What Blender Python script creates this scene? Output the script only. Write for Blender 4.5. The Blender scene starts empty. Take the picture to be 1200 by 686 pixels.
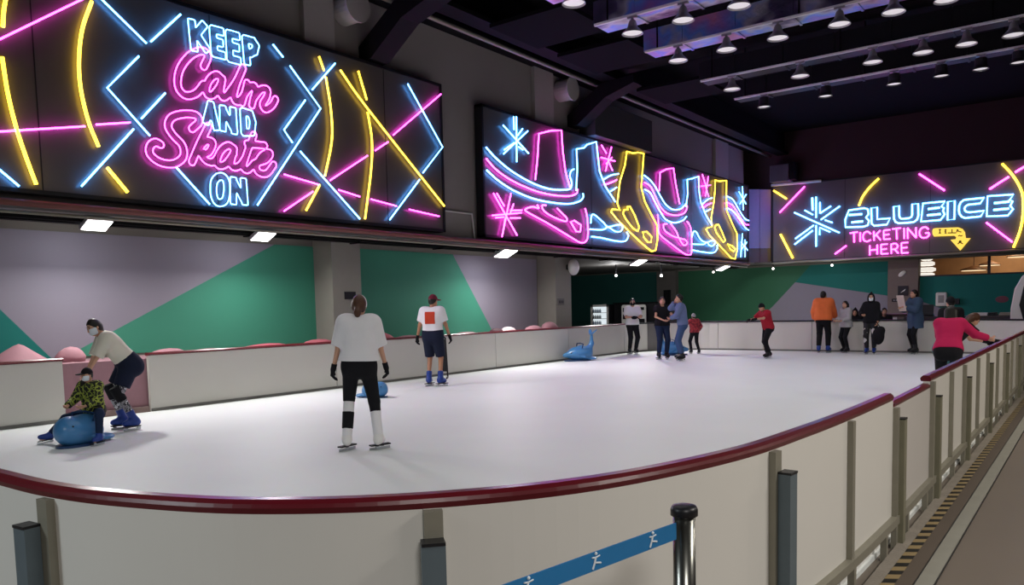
import bpy, math, random
import numpy as np
from mathutils import Vector, Matrix
random.seed(7); rng = np.random.RandomState(5)
SC = bpy.context.scene
COL = SC.collection
PI = math.pi

# ------------------------------------------------------------------ camera, world, exposure
FPX, YAW, PIT, ROL, CYP, HC = 916.06, 0.647511, 0.0780693, -0.0229980, 432.35, 1.55
c_, s_ = math.cos(YAW), math.sin(YAW)
R0 = np.array([c_, s_, 0.]); F0 = np.array([-s_, c_, 0.]); UP0 = np.array([0, 0, 1.])
FW = F0*math.cos(PIT)-UP0*math.sin(PIT); U2 = UP0*math.cos(PIT)+F0*math.sin(PIT)
RT = R0*math.cos(ROL)+U2*math.sin(ROL); UV = U2*math.cos(ROL)-R0*math.sin(ROL)
CAM = np.array([0, 0, HC])
cd = bpy.data.cameras.new('camera'); cam = bpy.data.objects.new('camera', cd); COL.objects.link(cam)
cam.matrix_world = Matrix(((RT[0], UV[0], -FW[0], 0), (RT[1], UV[1], -FW[1], 0), (RT[2], UV[2], -FW[2], HC), (0, 0, 0, 1)))
cd.sensor_fit = 'HORIZONTAL'; cd.sensor_width = 36; cd.lens = 36*FPX/1200
cd.shift_y = (CYP-343)/1200; cd.clip_start = .05; cd.clip_end = 200
SC.camera = cam
SC.view_settings.view_transform = 'Standard'; SC.view_settings.look = 'None'
SC.view_settings.exposure = 0.0; SC.view_settings.gamma = 1.0; SC.view_settings.use_curve_mapping = False
SC.cycles.use_denoising = True
SC.cycles.max_bounces = 5; SC.cycles.diffuse_bounces = 3; SC.cycles.glossy_bounces = 3
SC.cycles.sample_clamp_indirect = 4.0
W = bpy.data.worlds.new('world'); SC.world = W; W.use_nodes = True
W.node_tree.nodes['Background'].inputs[0].default_value = (.75, .76, .8, 1)
W.node_tree.nodes['Background'].inputs[1].default_value = .035

LAMP_W = 43.0      # each ceiling track lamp
FLOOD_W = 75.0     # each flood light under the left soffit
MALL_W = 215.0      # each unseen area light added for the mall side, out of view

def area(name, loc, target, size, power, col=(1, 1, 1), shape='DISK'):
    l = bpy.data.lights.new(name, 'AREA'); l.shape = shape; l.size = size; l.energy = power; l.color = col
    o = bpy.data.objects.new(name, l); COL.objects.link(o); o.location = loc
    d = Vector(target)-Vector(loc); o.rotation_euler = d.to_track_quat('-Z', 'Y').to_euler()
    return o
for (x, y, c) in ((2.6, -1.5, (1, .97, .93)), (2.8, 4.5, (1, .95, .88)), (-5.0, -2.8, (.85, .95, 1)), (2.8, 11.0, (1, .92, .8))):
    area('mall_fill', (x, y, 4.2), (x, y+.02, 0), 1.6, MALL_W, c)  # fill panels added without fixtures to light the barrier from the mall side
for y in (9.2, 6.2, 3.2):      # fixtureless spots added for fill, where nearer lamp rows would hang above the view
    for x in (-9.0, -7.0, -5.0, -3.0):
        l = bpy.data.lights.new('near_fill_beam', 'SPOT'); l.energy = LAMP_W*.95; l.spot_size = math.radians(130); l.spot_blend = .6; l.shadow_soft_size = .15; l.color = (1, .985, .97)
        o = bpy.data.objects.new('near_fill_beam', l); COL.objects.link(o); o.location = (x, y, 6.85)

for (x, tx) in ((-7.57, -15.5), (-5.95, -9.5), (-2.45, -4.0)):      # extra spots added at the last track to brighten the far wall
    l = bpy.data.lights.new('far_wall_fill', 'SPOT'); l.energy = 520; l.spot_size = math.radians(48); l.spot_blend = .8; l.shadow_soft_size = .2; l.color = (1, .97, .95)
    o = bpy.data.objects.new('far_wall_fill', l); COL.objects.link(o); o.location = (x, 21.72, 6.8)
    o.rotation_euler = (Vector((tx, 35.5, 1.3))-Vector(o.location)).to_track_quat('-Z', 'Y').to_euler()

# ------------------------------------------------------------------ pixel -> world on real planes
def ray(x, y): return FW*FPX+RT*(x-600)-UV*(y-CYP)
def onz(x, y, z): d = ray(x, y); return CAM+d*(z-HC)/d[2]
def onx(x, y, X): d = ray(x, y); return CAM+d*X/d[0]
def ony(x, y, Y): d = ray(x, y); return CAM+d*Y/d[1]

# ------------------------------------------------------------------ materials
def lin(h):
    if isinstance(h, str):
        h = h.lstrip('#'); rgb = [int(h[i:i+2], 16)/255 for i in (0, 2, 4)]
    else: rgb = [v/255 for v in h]
    return tuple((v/12.92 if v <= .04045 else ((v+.055)/1.055)**2.4) for v in rgb)
MATS = {}
def mat(name, rgb, rough=.6, metal=0., var=.06, scale=6., spec=.4, bump=0., bscale=40., emit=None, estr=0., coat=0., sss=0):
    if name in MATS: return MATS[name]
    m = bpy.data.materials.new(name); m.use_nodes = True; nt = m.node_tree; N = nt.nodes; L = nt.links
    b = N['Principled BSDF']; c = lin(rgb)
    tc = N.new('ShaderNodeTexCoord'); nz = N.new('ShaderNodeTexNoise'); nz.inputs['Scale'].default_value = scale; nz.inputs['Detail'].default_value = 4
    L.new(tc.outputs['Object'], nz.inputs['Vector'])
    mx = N.new('ShaderNodeMix'); mx.data_type = 'RGBA'
    mx.inputs[6].default_value = (*[max(0, v*(1-var)) for v in c], 1); mx.inputs[7].default_value = (*[min(1, v*(1+var)) for v in c], 1)
    L.new(nz.outputs['Fac'], mx.inputs[0]); L.new(mx.outputs[2], b.inputs['Base Color'])
    b.inputs['Roughness'].default_value = rough; b.inputs['Metallic'].default_value = metal
    b.inputs['Specular IOR Level'].default_value = spec
    if coat: b.inputs['Coat Weight'].default_value = coat; b.inputs['Coat Roughness'].default_value = .1
    if bump:
        n2 = N.new('ShaderNodeTexNoise'); n2.inputs['Scale'].default_value = bscale; n2.inputs['Detail'].default_value = 3
        L.new(tc.outputs['Object'], n2.inputs['Vector'])
        bp = N.new('ShaderNodeBump'); bp.inputs['Strength'].default_value = bump; bp.inputs['Distance'].default_value = .02
        L.new(n2.outputs['Fac'], bp.inputs['Height']); L.new(bp.outputs[0], b.inputs['Normal'])
    if emit is not None:
        b.inputs['Emission Color'].default_value = (*emit, 1); b.inputs['Emission Strength'].default_value = estr
    MATS[name] = m; return m
def mat2(name, a, b2, scale, rough=.8, thr=.5, kind='noise', third=None):
    """two (or three) hard-edged colours: a printed or woven pattern"""
    m = bpy.data.materials.new(name); m.use_nodes = True; nt = m.node_tree; N = nt.nodes; L = nt.links
    b = N['Principled BSDF']; tc = N.new('ShaderNodeTexCoord')
    nz = N.new('ShaderNodeTexNoise'); nz.inputs['Scale'].default_value = scale; nz.inputs['Detail'].default_value = 2
    L.new(tc.outputs['Object'], nz.inputs['Vector'])
    r = N.new('ShaderNodeValToRGB'); r.color_ramp.interpolation = 'CONSTANT'
    r.color_ramp.elements[0].color = (*lin(a), 1); r.color_ramp.elements[1].color = (*lin(b2), 1); r.color_ramp.elements[1].position = thr
    if third:
        e = r.color_ramp.elements.new(thr+.09); e.color = (*lin(third), 1)
    L.new(nz.outputs['Fac'], r.inputs[0]); L.new(r.outputs[0], b.inputs['Base Color']); b.inputs['Roughness'].default_value = rough
    return m
def emat(name, rgb, s):
    m = bpy.data.materials.new(name); m.use_nodes = True; nt = m.node_tree; N = nt.nodes; L = nt.links
    b = N['Principled BSDF']; b.inputs['Base Color'].default_value = (.3, .3, .3, 1); b.inputs['Roughness'].default_value = .4
    tc = N.new('ShaderNodeTexCoord'); nz = N.new('ShaderNodeTexNoise'); nz.inputs['Scale'].default_value = 3
    L.new(tc.outputs['Object'], nz.inputs['Vector'])
    mr = N.new('ShaderNodeMapRange'); mr.inputs[3].default_value = s*.92; mr.inputs[4].default_value = s*1.08
    L.new(nz.outputs['Fac'], mr.inputs[0]); L.new(mr.outputs[0], b.inputs['Emission Strength'])
    b.inputs['Emission Color'].default_value = (*rgb, 1); MATS[name] = m; return m
NEON = {'c': emat('neon_cyan', (.085, .37, 1.0), 14.0), 'm': emat('neon_magenta', (1.0, .05, .72), 12.5),
        'y': emat('neon_yellow', (1.0, .62, .03), 6.0)}

# ------------------------------------------------------------------ mesh builder
class MB:
    def __init__(s): s.v = []; s.f = []; s.m = []
    def add(s, vs, fs, mi=0):
        o = len(s.v); s.v += [tuple(map(float, v)) for v in vs]; s.f += [tuple(i+o for i in f) for f in fs]; s.m += [mi]*len(fs); return s
    def box(s, a, b, mi=0):
        x0, y0, z0 = a; x1, y1, z1 = b
        return s.add([(x0, y0, z0), (x1, y0, z0), (x1, y1, z0), (x0, y1, z0), (x0, y0, z1), (x1, y0, z1), (x1, y1, z1), (x0, y1, z1)],
              [(0, 3, 2, 1), (4, 5, 6, 7), (0, 1, 5, 4), (1, 2, 6, 5), (2, 3, 7, 6), (3, 0, 4, 7)], mi)
    def obox(s, c, ax, ay, az, mi=0):
        c, ax, ay, az = map(np.array, (c, ax, ay, az))
        vs = [c+ax*i+ay*j+az*k for k in (-1, 1) for (i, j) in ((-1, -1), (1, -1), (1, 1), (-1, 1))]
        return s.add(vs, [(0, 3, 2, 1), (4, 5, 6, 7), (0, 1, 5, 4), (1, 2, 6, 5), (2, 3, 7, 6), (3, 0, 4, 7)], mi)
    def bar(s, p, q, w, h, mi=0, up=(0, 0, 1)):
        p, q = np.array(p, float), np.array(q, float); d = q-p; l = np.linalg.norm(d); d /= l
        u = np.array(up, float); u = u-d*(u@d)
        if np.linalg.norm(u) < 1e-4: u = np.array([1., 0, 0])-d*d[0]
        u /= np.linalg.norm(u); r = np.cross(d, u)
        return s.obox((p+q)/2, d*l/2, r*w/2, u*h/2, mi)
    def tube(s, pts, r, n=8, closed=False, mi=0):
        P = [np.array(p, float) for p in pts]; k = len(P)
        rs = r if hasattr(r, '__len__') else [r]*k
        up = None; rings = []
        for i in range(k):
            a = P[(i-1) % k] if (closed or i > 0) else P[i]; b = P[(i+1) % k] if (closed or i < k-1) else P[i]
            t = b-a; t = t/(np.linalg.norm(t)+1e-9)
            if up is None:
                up = np.array([0, 0, 1.]) if abs(t[2]) < .9 else np.array([1., 0, 0])
            u = up-t*(up@t); u /= np.linalg.norm(u)+1e-9; w = np.cross(t, u); up = u
            rings.append([P[i]+rs[i]*(u*math.cos(2*PI*j/n)+w*math.sin(2*PI*j/n)) for j in range(n)])
        vs = [v for rg in rings for v in rg]; fs = []
        for i in range(k if closed else k-1):
            a, b = i*n, ((i+1) % k)*n
            fs += [(a+j, a+(j+1) % n, b+(j+1) % n, b+j) for j in range(n)]
        if not closed:
            fs += [tuple(range(n-1, -1, -1)), tuple((k-1)*n+j for j in range(n))]
        return s.add(vs, fs, mi)
    def lathe(s, prof, c=(0, 0, 0), n=20, mi=0, sx=1, sy=1):
        vs = [(c[0]+r*math.cos(2*PI*j/n)*sx, c[1]+r*math.sin(2*PI*j/n)*sy, c[2]+z) for (r, z) in prof for j in range(n)]; fs = []
        for i in range(len(prof)-1):
            fs += [(i*n+j, i*n+(j+1) % n, (i+1)*n+(j+1) % n, (i+1)*n+j) for j in range(n)]
        fs += [tuple(range(n-1, -1, -1)), tuple((len(prof)-1)*n+j for j in range(n))]
        return s.add(vs, fs, mi)
    def ball(s, c, r, n=12, mi=0, mtx=None):
        r = np.array(r if hasattr(r, '__len__') else (r, r, r), float); vs = []; k = n//2
        for i in range(k+1):
            th = PI*i/k
            for j in range(n):
                p = np.array([math.sin(th)*math.cos(2*PI*j/n), math.sin(th)*math.sin(2*PI*j/n), math.cos(th)])*r
                if mtx is not None: p = mtx@p
                vs.append(np.array(c)+p)
        fs = [(i*n+j, (i+1)*n+j, (i+1)*n+(j+1) % n, i*n+(j+1) % n) for i in range(k) for j in range(n)]
        return s.add(vs, fs, mi)
    def prism(s, poly, off, mi=0):
        n = len(poly); off = np.array(off, float)
        vs = [np.array(p, float) for p in poly]+[np.array(p, float)+off for p in poly]
        fs = [tuple(range(n-1, -1, -1)), tuple(range(n, 2*n))]+[(i, (i+1) % n, n+(i+1) % n, n+i) for i in range(n)]
        return s.add(vs, fs, mi)
    def build(s, name, mats, parent=None, smooth=False, bevel=0):
        me = bpy.data.meshes.new(name)
        org = np.zeros(3)
        if parent is None and s.v:
            a = np.array(s.v); org = np.array([(a[:, 0].min()+a[:, 0].max())/2, (a[:, 1].min()+a[:, 1].max())/2, a[:, 2].min()])
        elif parent is not None: org = np.array(ORG.get(parent.name, (0, 0, 0)))
        me.from_pydata([tuple(np.array(v)-org) for v in s.v], [], s.f)
        for m in (mats if isinstance(mats, (list, tuple)) else [mats]): me.materials.append(m)
        me.polygons.foreach_set('material_index', s.m)
        if smooth: me.polygons.foreach_set('use_smooth', [True]*len(me.polygons))
        me.update()
        o = bpy.data.objects.new(name, me); COL.objects.link(o)
        if parent is None: o.location = tuple(org)
        else: o.parent = parent; ORG[o.name] = tuple(org)
        if parent is not None and parent.type == 'MESH': o.location = (0, 0, 0)
        if bevel:
            b = o.modifiers.new('bevel', 'BEVEL'); b.width = bevel; b.segments = 2; b.limit_method = 'ANGLE'
        return o
def tag(o, label=None, cat=None, group=None, kind=None):
    if label: o['label'] = label
    if cat: o['category'] = cat
    if group: o['group'] = group
    if kind: o['kind'] = kind
    return o
def thing(name, label, cat, loc, group=None):
    """an Empty at the thing's base; parts are given in world coordinates and shifted to it"""
    o = bpy.data.objects.new(name, None); COL.objects.link(o); o.location = tuple(map(float, loc)); o.empty_display_size = .1
    ORG[o.name] = tuple(map(float, loc)); return tag(o, label, cat, group)
ORG = {}
def struct(name, mb, m, **k): return tag(mb.build(name, m, **k), kind='structure')
def crom(pts, n=6, closed=False):
    P = [np.array(p, float) for p in pts]
    if len(P) < 3: return P
    k = len(P); out = []
    for i in range(k if closed else k-1):
        p1, p2 = P[i], P[(i+1) % k]
        p0 = P[(i-1) % k] if (closed or i > 0) else 2*p1-p2
        p3 = P[(i+2) % k] if (closed or i < k-2) else 2*p2-p1
        for j in range(n):
            t = j/n
            out.append(.5*((2*p1)+(-p0+p2)*t+(2*p0-5*p1+4*p2-p3)*t*t+(-p0+3*p1-3*p2+p3)*t**3))
    if not closed: out.append(P[-1])
    return out

# plain materials
M_ICE = mat('ice', '#e1e5e3', .55, var=.05, scale=.7, spec=.3, bump=.05, bscale=14)
M_FLOOR = mat('floor_vinyl', '#70665c', .5, var=.05, scale=1.5)
M_LEDGE = mat('concrete_ledge', '#8f877c', .8, var=.2, scale=9, bump=.3)
M_BLACK = mat('ceiling_black', '#0d0c0e', .9, var=.3, spec=.1)
M_BEAM = mat('steel_black', '#0c0b0d', .7, var=.3, spec=.15)
M_UWALL = mat('upper_wall_grey', '#98918d', .85, var=.05, scale=1.2)
M_PIL = mat('pilaster_grey', '#b0a8a6', .85, var=.05)
M_MAROON = mat('back_wall_dark', '#3f2c30', .9, var=.08, scale=.8)
M_MGREY = mat('mural_grey', '#8a8592', .7, var=.04, scale=1)
M_MGREEN = mat('mural_green', '#3d8a72', .7, var=.05, scale=1.2)
M_MTEAL = mat('mural_teal', '#077068', .7, var=.05, scale=1)
M_MFOREST = mat('mural_forest', '#2f6a4c', .7, var=.05, scale=1)
M_MDARK = mat('mural_dark_teal', '#2c6661', .7, var=.05, scale=1)
M_WALLG = mat('wall_warm_grey', '#77736b', .8, var=.05)
M_PILL = mat('pillar_grey', '#8b8880', .8, var=.05)
M_COLB = mat('column_brown_grey', '#7c6f6a', .8, var=.05)
M_SOFFIT = mat('soffit_grey', '#6f6d6b', .7, var=.15, scale=3)
M_BOARD = mat('board_white', '#cfccc4', .45, var=.02, scale=2)
M_BOARDN = mat('board_cream', '#d8d5ce', .4, var=.03, scale=2)
M_GATEP = mat('gate_panel_grey', '#c2bdb8', .45, var=.03, scale=2)
M_RED = mat('red_cap_plastic', '#5c0c18', .3, var=.08, scale=8, spec=.5)
M_STEEL = mat('galvanised_steel', '#8f8b7d', .5, .3, var=.1, scale=12)
M_TUBE2 = mat('greige_steel', '#86836f', .5, .3, var=.1, scale=12)
M_TUBE = mat('bluegrey_steel', '#66737a', .45, .3, var=.1, scale=12)
M_CHROME = mat('brushed_chrome', '#74746f', .25, .95, var=.1, scale=30)
M_PLASTB = mat('black_plastic', '#16161a', .4, var=.15)
M_PINK = mat('pink_foam', '#98727a', .75, var=.1, scale=5, bump=.4, bscale=6)
M_PINKR = mat('pink_rock', '#ad7e88', .7, var=.15, scale=4, bump=.3, bscale=9)
M_BLUE = mat('skate_aid_blue', '#4480b4', .3, var=.05, spec=.5)
M_BLUED = mat('skate_aid_navy', '#173a66', .35, var=.05, spec=.5)
M_WHITE = mat('white_plastic', '#e2e0dc', .4, var=.03)
M_SILVER = mat('duct_foil', '#a8a8b0', .25, .7, var=.15, scale=5, bump=1.0, bscale=9)
M_RAIL = mat('track_white', '#f6f5f7', .4, 0., var=.05)
M_LAMPB = mat('lamp_housing_grey', '#b4b0b6', .4, .3, var=.08)
M_SIGN = mat('sign_panel_black', '#585453', .33, var=.06, scale=2, spec=.5)
M_EDGE = mat('sign_edge_black', '#141416', .5, var=.1)
M_REDPIPE = mat('red_pipe', '#7a4a46', .5, .2, var=.1)
M_LILAC = mat('lilac_panel', '#8e88b0', .6, var=.05)
M_WARM = emat('flood_lens', (1.0, .98, .95), 9.0)
M_DOT = emat('downlight_lens', (1.0, .95, .9), 3.0)
M_LAMPE = emat('lamp_lens', (1.0, .93, .97), .62)
M_WARMR = emat('cafe_glow', (1.0, .72, .42), 1.1)

# ------------------------------------------------------------------ structure
XS = -12.2          # sign plane on the left
YT = 34.0           # ticket sign plane
YB = 35.5           # far mural wall
ZS = 3.1            # soffit
struct('floor', MB().box((-24, -6, -.12), (9, 42, -.03)), M_FLOOR)
XR, XL, Y0, Y1 = -1.06, -12.3, 1.18, 24.75
near = [(-6.2, 1.17), (-4.6, 1.17), (-3.5, 1.19), (-3.0, 1.205), (-2.6, 1.28), (-2.14, 1.46), (-1.73, 1.79), (-1.39, 2.29), (-1.18, 3.0), (-1.11, 3.7), (-1.075, 4.4), (-1.06, 5.2)]
NEAR = [np.array(p) for p in crom([np.array(p) for p in near], 8)]
FARL = [np.array([-12.3+2.2*(1-math.cos(a)), 22.3+2.35*math.sin(a)]) for a in np.linspace(0, PI/2, 13)]
FARR = [np.array([-3.1+2.05*math.sin(a), 24.65-2.1*(1-math.cos(a))]) for a in np.linspace(0, PI/2, 13)]
out = NEAR+[np.array([-1.06, 22.5])]+FARR[::-1]+FARL[::-1]+[np.array([-12.3, 4.0]), np.array([-11.5, 1.8]), np.array([-9.8, 1.17])]
struct('ice_rink', MB().prism([(p[0], p[1], -.03) for p in out], (0, 0, .03)), M_ICE)
# left lower wall with its mural
wl = MB(); XW = -13.6
wl.box((XW-.3, -2, -.03), (XW, 20.2, 4.0), 0)
def wall_poly(pts, mi, d=.012): wl.prism([(XW, y, z) for (y, z) in pts], (d, 0, 0), mi)
def wp(px, py): p = onx(px, py, XW); return (p[1], p[2])
zt = 2.95
def diag(a, b, z):       # y where the line a-b (y,z) reaches height z
    return a[0]+(b[0]-a[0])*(z-a[1])/(b[1]-a[1])
A, B = wp(317, 289), wp(131, 389); T1, T2 = wp(0, 363), wp(44, 405)
yb = diag(A, B, .9); yt = diag(A, B, zt); tb = diag(T1, T2, .9); tt = diag(T1, T2, zt)
wall_poly([(-1.5, zt), (max(tt, -1.5), zt), (tb, .9), (-1.5, .9)], 2)
wall_poly([(max(tt, -1.5), zt), (yt, zt), (yb, .9), (tb, .9)], 1)
wall_poly([(yt, zt), (10.98, zt), (10.98, .9), (yb, .9)], 3)
G1, G2 = wp(531, 300), wp(574, 383)
g1 = diag(G1, G2, zt+.02); g2 = diag(G1, G2, .9)
wall_poly([(11.8, zt+.02), (g1, zt+.02), (g2, .9), (11.8, .9)], 3)
wall_poly([(g1, zt+.02), (19.3, zt+.02), (19.3, .9), (g2, .9)], 1)
struct('wall_left', wl, [M_WALLG, M_MGREY, M_MTEAL, M_MGREEN])
struct('trim_1', MB().box((XW, 10.98, -.03), (-13.0, 11.78, ZS), 0), M_PILL)
struct('trim_2', MB().box((XW, 19.35, -.03), (-12.95, 20.2, ZS), 0), M_PILL)
# soffit and upper wall above it
struct('trim_3', MB().box((-13.6, -2, ZS), (-12.22, 33.2, ZS+.12), 0), M_SOFFIT)
struct('wall_left_upper', MB().box((-13.0, -2, ZS+.12), (-12.45, 33.2, 8.7), 0), M_UWALL)
# far walls
wb = MB(); wb.box((-24, YB, -.03), (-6.0, YB+.3, 3.35), 0); wb.box((-6.0, YB, -.03), (9, YB+.3, 2.42), 0); wb.box((-6.0, YB, 3.12), (9, YB+.3, 3.35), 0)
def bp(px, py): p = ony(px, py, YB); return (p[0], p[2])
def back_poly(pts, mi, d=-.012): wb.prism([(x, YB, z) for (x, z) in pts], (0, d, 0), mi)
zb, ztb = .5, 3.14
back_poly([(-23.5, zb), (-17.5, zb), (-17.5, ztb), (-23.5, ztb)], 1)
a = bp(950, 311); b = bp(932, 331); c = bp(905, 360)
back_poly([(-16.55, zb), (c[0]-1.0, zb), c, b, (a[0], ztb-.03), (-16.55, ztb-.03)], 2)
back_poly([(a[0], ztb-.03), b, bp(1042, 347), (-7.12, ztb-.03)], 3)
back_poly([b, c, (c[0]-1.0, zb), (-7.12, zb), bp(1042, 347)], 4)
e = bp(1078, 353); f_ = bp(1140, 374)
back_poly([(-5.97, 2.42), e, f_, (f_[0]+.4, zb), (8.5, zb), (8.5, 2.42)], 3)
back_poly([e, (-5.97, zb), (f_[0]+.4, zb), f_], 4)
struct('wall_back', wb, [M_WALLG, M_MDARK, M_MFOREST, M_MTEAL, M_MGREY])
struct('wall_back_side', MB().box((-24, 20.2, -.03), (-23.7, YB, 3.35)), M_MDARK)
struct('wall_left_return', MB().box((-24, 20.2, -.03), (-13.6, 20.4, 3.35)), M_WALLG)
struct('trim_4', MB().box((-17.55, YB-.35, -.03), (-16.55, YB, 3.14), 0), mat('column_dark', '#6c6865', .8))
struct('trim_5', MB().box((-7.1, YB-.35, -.03), (-5.98, YB, 3.12), 0), M_COLB)
struct('ceiling_back', MB().box((-24, 20.4, 3.2), (-12.3, YB+.3, 3.3), 0).box((-12.3, YT+.1, 3.2), (9, YB+.3, 3.3), 0), M_SOFFIT)
struct('wall_back_upper', MB().box((-24, YT+.15, 3.3), (9, YT+.5, 8.7), 0), M_MAROON)
struct('wall_right', MB().box((8.7, -6, -.03), (9, 36, 8.7), 0), M_MAROON)
struct('ceiling', MB().box((-14, -6, 8.7), (9, 36, 8.9), 0), M_BLACK)
# shop seen through the opening over the far teal wall
cf = MB(); cf.box((-6.2, 39.5, 1.8), (4, 39.7, 4.4), 0); cf.box((-6.2, YB+.3, 4.2), (4, 39.5, 4.3), 0); cf.box((-6.3, YB+.3, 1.8), (-6.2, 39.7, 4.3), 0)
struct('wall_shop', cf, mat('shop_wood', '#a5805c', .7, var=.25, scale=3))
area('shop_light', (-3, 37.6, 4.0), (-3, 38.2, 2), 1.2, 70, (1, .75, .5))

# ------------------------------------------------------------------ neon signs
def marching(D, lev, x0, y0, h):
    """iso-contours of D (indexed [i,j]) as closed loops of points"""
    S = D < lev; nx, ny = D.shape; segs = {}
    def ip(i, j, k, l):
        a, b = D[i, j], D[k, l]; t = (lev-a)/(b-a); return (x0+(i+(k-i)*t)*h, y0+(j+(l-j)*t)*h)
    pts = {}
    def E(i, j, k, l):
        key = (min((i, j), (k, l)), max((i, j), (k, l)))
        if key not in pts: pts[key] = ip(i, j, k, l)
        return key
    nb = {}
    def link(a, b): nb.setdefault(a, []).append(b); nb.setdefault(b, []).append(a)
    mixed = np.argwhere(((S[:-1, :-1].astype(int)+S[1:, :-1]+S[1:, 1:]+S[:-1, 1:]) % 4) != 0)
    for i, j in mixed:
        c = [(i, j), (i+1, j), (i+1, j+1), (i, j+1)]; sv = [S[p] for p in c]
        ed = [E(*c[q], *c[(q+1) % 4]) for q in range(4) if sv[q] != sv[(q+1) % 4]]
        if len(ed) == 2: link(*ed)
        elif len(ed) == 4: link(ed[0], ed[1]); link(ed[2], ed[3])
    loops = []; seen = set()
    for k in nb:
        if k in seen: continue
        lp = [k]; seen.add(k); cur = k
        while True:
            nx_ = [q for q in nb[cur] if q not in seen]
            if not nx_: break
            cur = nx_[0]; seen.add(cur); lp.append(cur)
        if len(lp) > 8: loops.append([pts[q] for q in lp])
    return loops
def outline(strokes, hw, h=.018, sharp=False):
    """closed outline loops round a set of 2-D polylines, at half-width hw"""
    P = np.array([p for s in strokes for p in s]); lo = P.min(0)-hw*2; hi = P.max(0)+hw*2
    X, Y = np.meshgrid(np.arange(lo[0], hi[0], h), np.arange(lo[1], hi[1], h), indexing='ij'); D = np.full(X.shape, 9.)
    for s in strokes:
        for a, b in zip(s[:-1], s[1:]):
            d = b-a; t = np.clip(((X-a[0])*d[0]+(Y-a[1])*d[1])/(d@d+1e-9), 0, 1)
            if sharp:
                L = math.hypot(*d)+1e-9; u = d/L; al = (X-a[0])*u[0]+(Y-a[1])*u[1]; pe = (X-a[0])*-u[1]+(Y-a[1])*u[0]
                D = np.minimum(D, np.maximum(np.abs(pe), np.maximum(-al, al-L)+hw*.35)); continue
            D = np.minimum(D, np.hypot(X-a[0]-t*d[0], Y-a[1]-t*d[1]))
    res = []
    for lp in marching(D, hw, lo[0], lo[1], h):
        a = np.array(lp)
        for _ in range(1 if sharp else 2): a = (np.roll(a, 1, 0)+2*a+np.roll(a, -1, 0))/4
        res.append(a[::2])
    return res
class Sign:
    def __init__(s, name, label, plane, val, depth=.07):
        s.plane, s.val, s.depth = plane, val, depth; s.label, s.name = label, name
    def at(s, px, py):          # 2-D coordinates (u, z) on the sign's plane
        p = onx(px, py, s.val) if s.plane == 'x' else ony(px, py, s.val)
        return np.array([p[1] if s.plane == 'x' else p[0], p[2]])
    def p3(s, q, d=None):
        d = s.depth if d is None else d
        return (s.val+d, q[0], q[1]) if s.plane == 'x' else (q[0], s.val-d, q[1])
    def start(s, u0, u1, z0, z1, th, seams=()):
        s.o = thing(s.name, s.label, 'sign', s.p3(((u0+u1)/2, z0), 0)); 
        b = MB()
        def bx(m, a0, a1, c0, c1, d0, d1, mi=0):
            p, q = s.p3((a0, c0), d0), s.p3((a1, c1), d1); m.box(tuple(map(min, zip(p, q))), tuple(map(max, zip(p, q))), mi)
        bx(b, u0+.05, u1-.05, z0+.05, z1-.05, -th, 0)
        for k in seams: bx(b, k-.008, k+.008, z0+.05, z1-.05, 0, .004, 1)
        b.build('back_panel', [M_SIGN, M_EDGE], s.o)
        f = MB(); bx(f, u0, u1, z0, z0+.06, -th, .03); bx(f, u0, u1, z1-.06, z1, -th, .03); bx(f, u0, u0+.06, z0, z1, -th, .03); bx(f, u1-.06, u1, z0, z1, -th, .03)
        f.build('frame', M_EDGE, s.o)
    def line(s, pts, col, r, smooth=True, closed=False, name='neon_tube', d=None):
        q = [s.at(*p) for p in pts]
        if smooth and len(q) > 2: q = crom(q, 5, closed)
        MB().tube([s.p3(k, d) for k in q], r, 7, closed).build(name, NEON[col], s.o, smooth=True)
    def letter(s, strokes, col, hw, r, name='neon_letter', smooth=False):
        st = [crom([s.at(*p) for p in k], 5) if (smooth and len(k) > 2) else [s.at(*p) for p in k] for k in strokes]
        m = MB()
        for lp in outline(st, hw, .014, sharp=not smooth): m.tube([s.p3(q) for q in lp], r, 6, True)
        m.build(name, NEON[col], s.o, smooth=True)
    def poly(s, loops, col, r, fills=(), name='neon_letter'):
        m = MB()
        for l in loops: m.tube([s.p3(s.at(*p)) for p in l], r, 6, True)
        for l in fills: m.tube([s.p3(s.at(*p), s.depth*.6) for p in l], r*1.25, 6)
        m.build(name, NEON[col], s.o, smooth=True)
    def strokes(s, st, col, r, name='neon_letter'):
        m = MB()
        for l in st: m.tube([s.p3(q) for q in (crom([s.at(*p) for p in l], 5) if len(l) > 3 else [s.at(*p) for p in l])], r, 6)
        m.build(name, NEON[col], s.o, smooth=True)
def cr(ox, oy, k): return lambda *pts: [(ox+x/k, oy+y/k) for (x, y) in pts]

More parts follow.
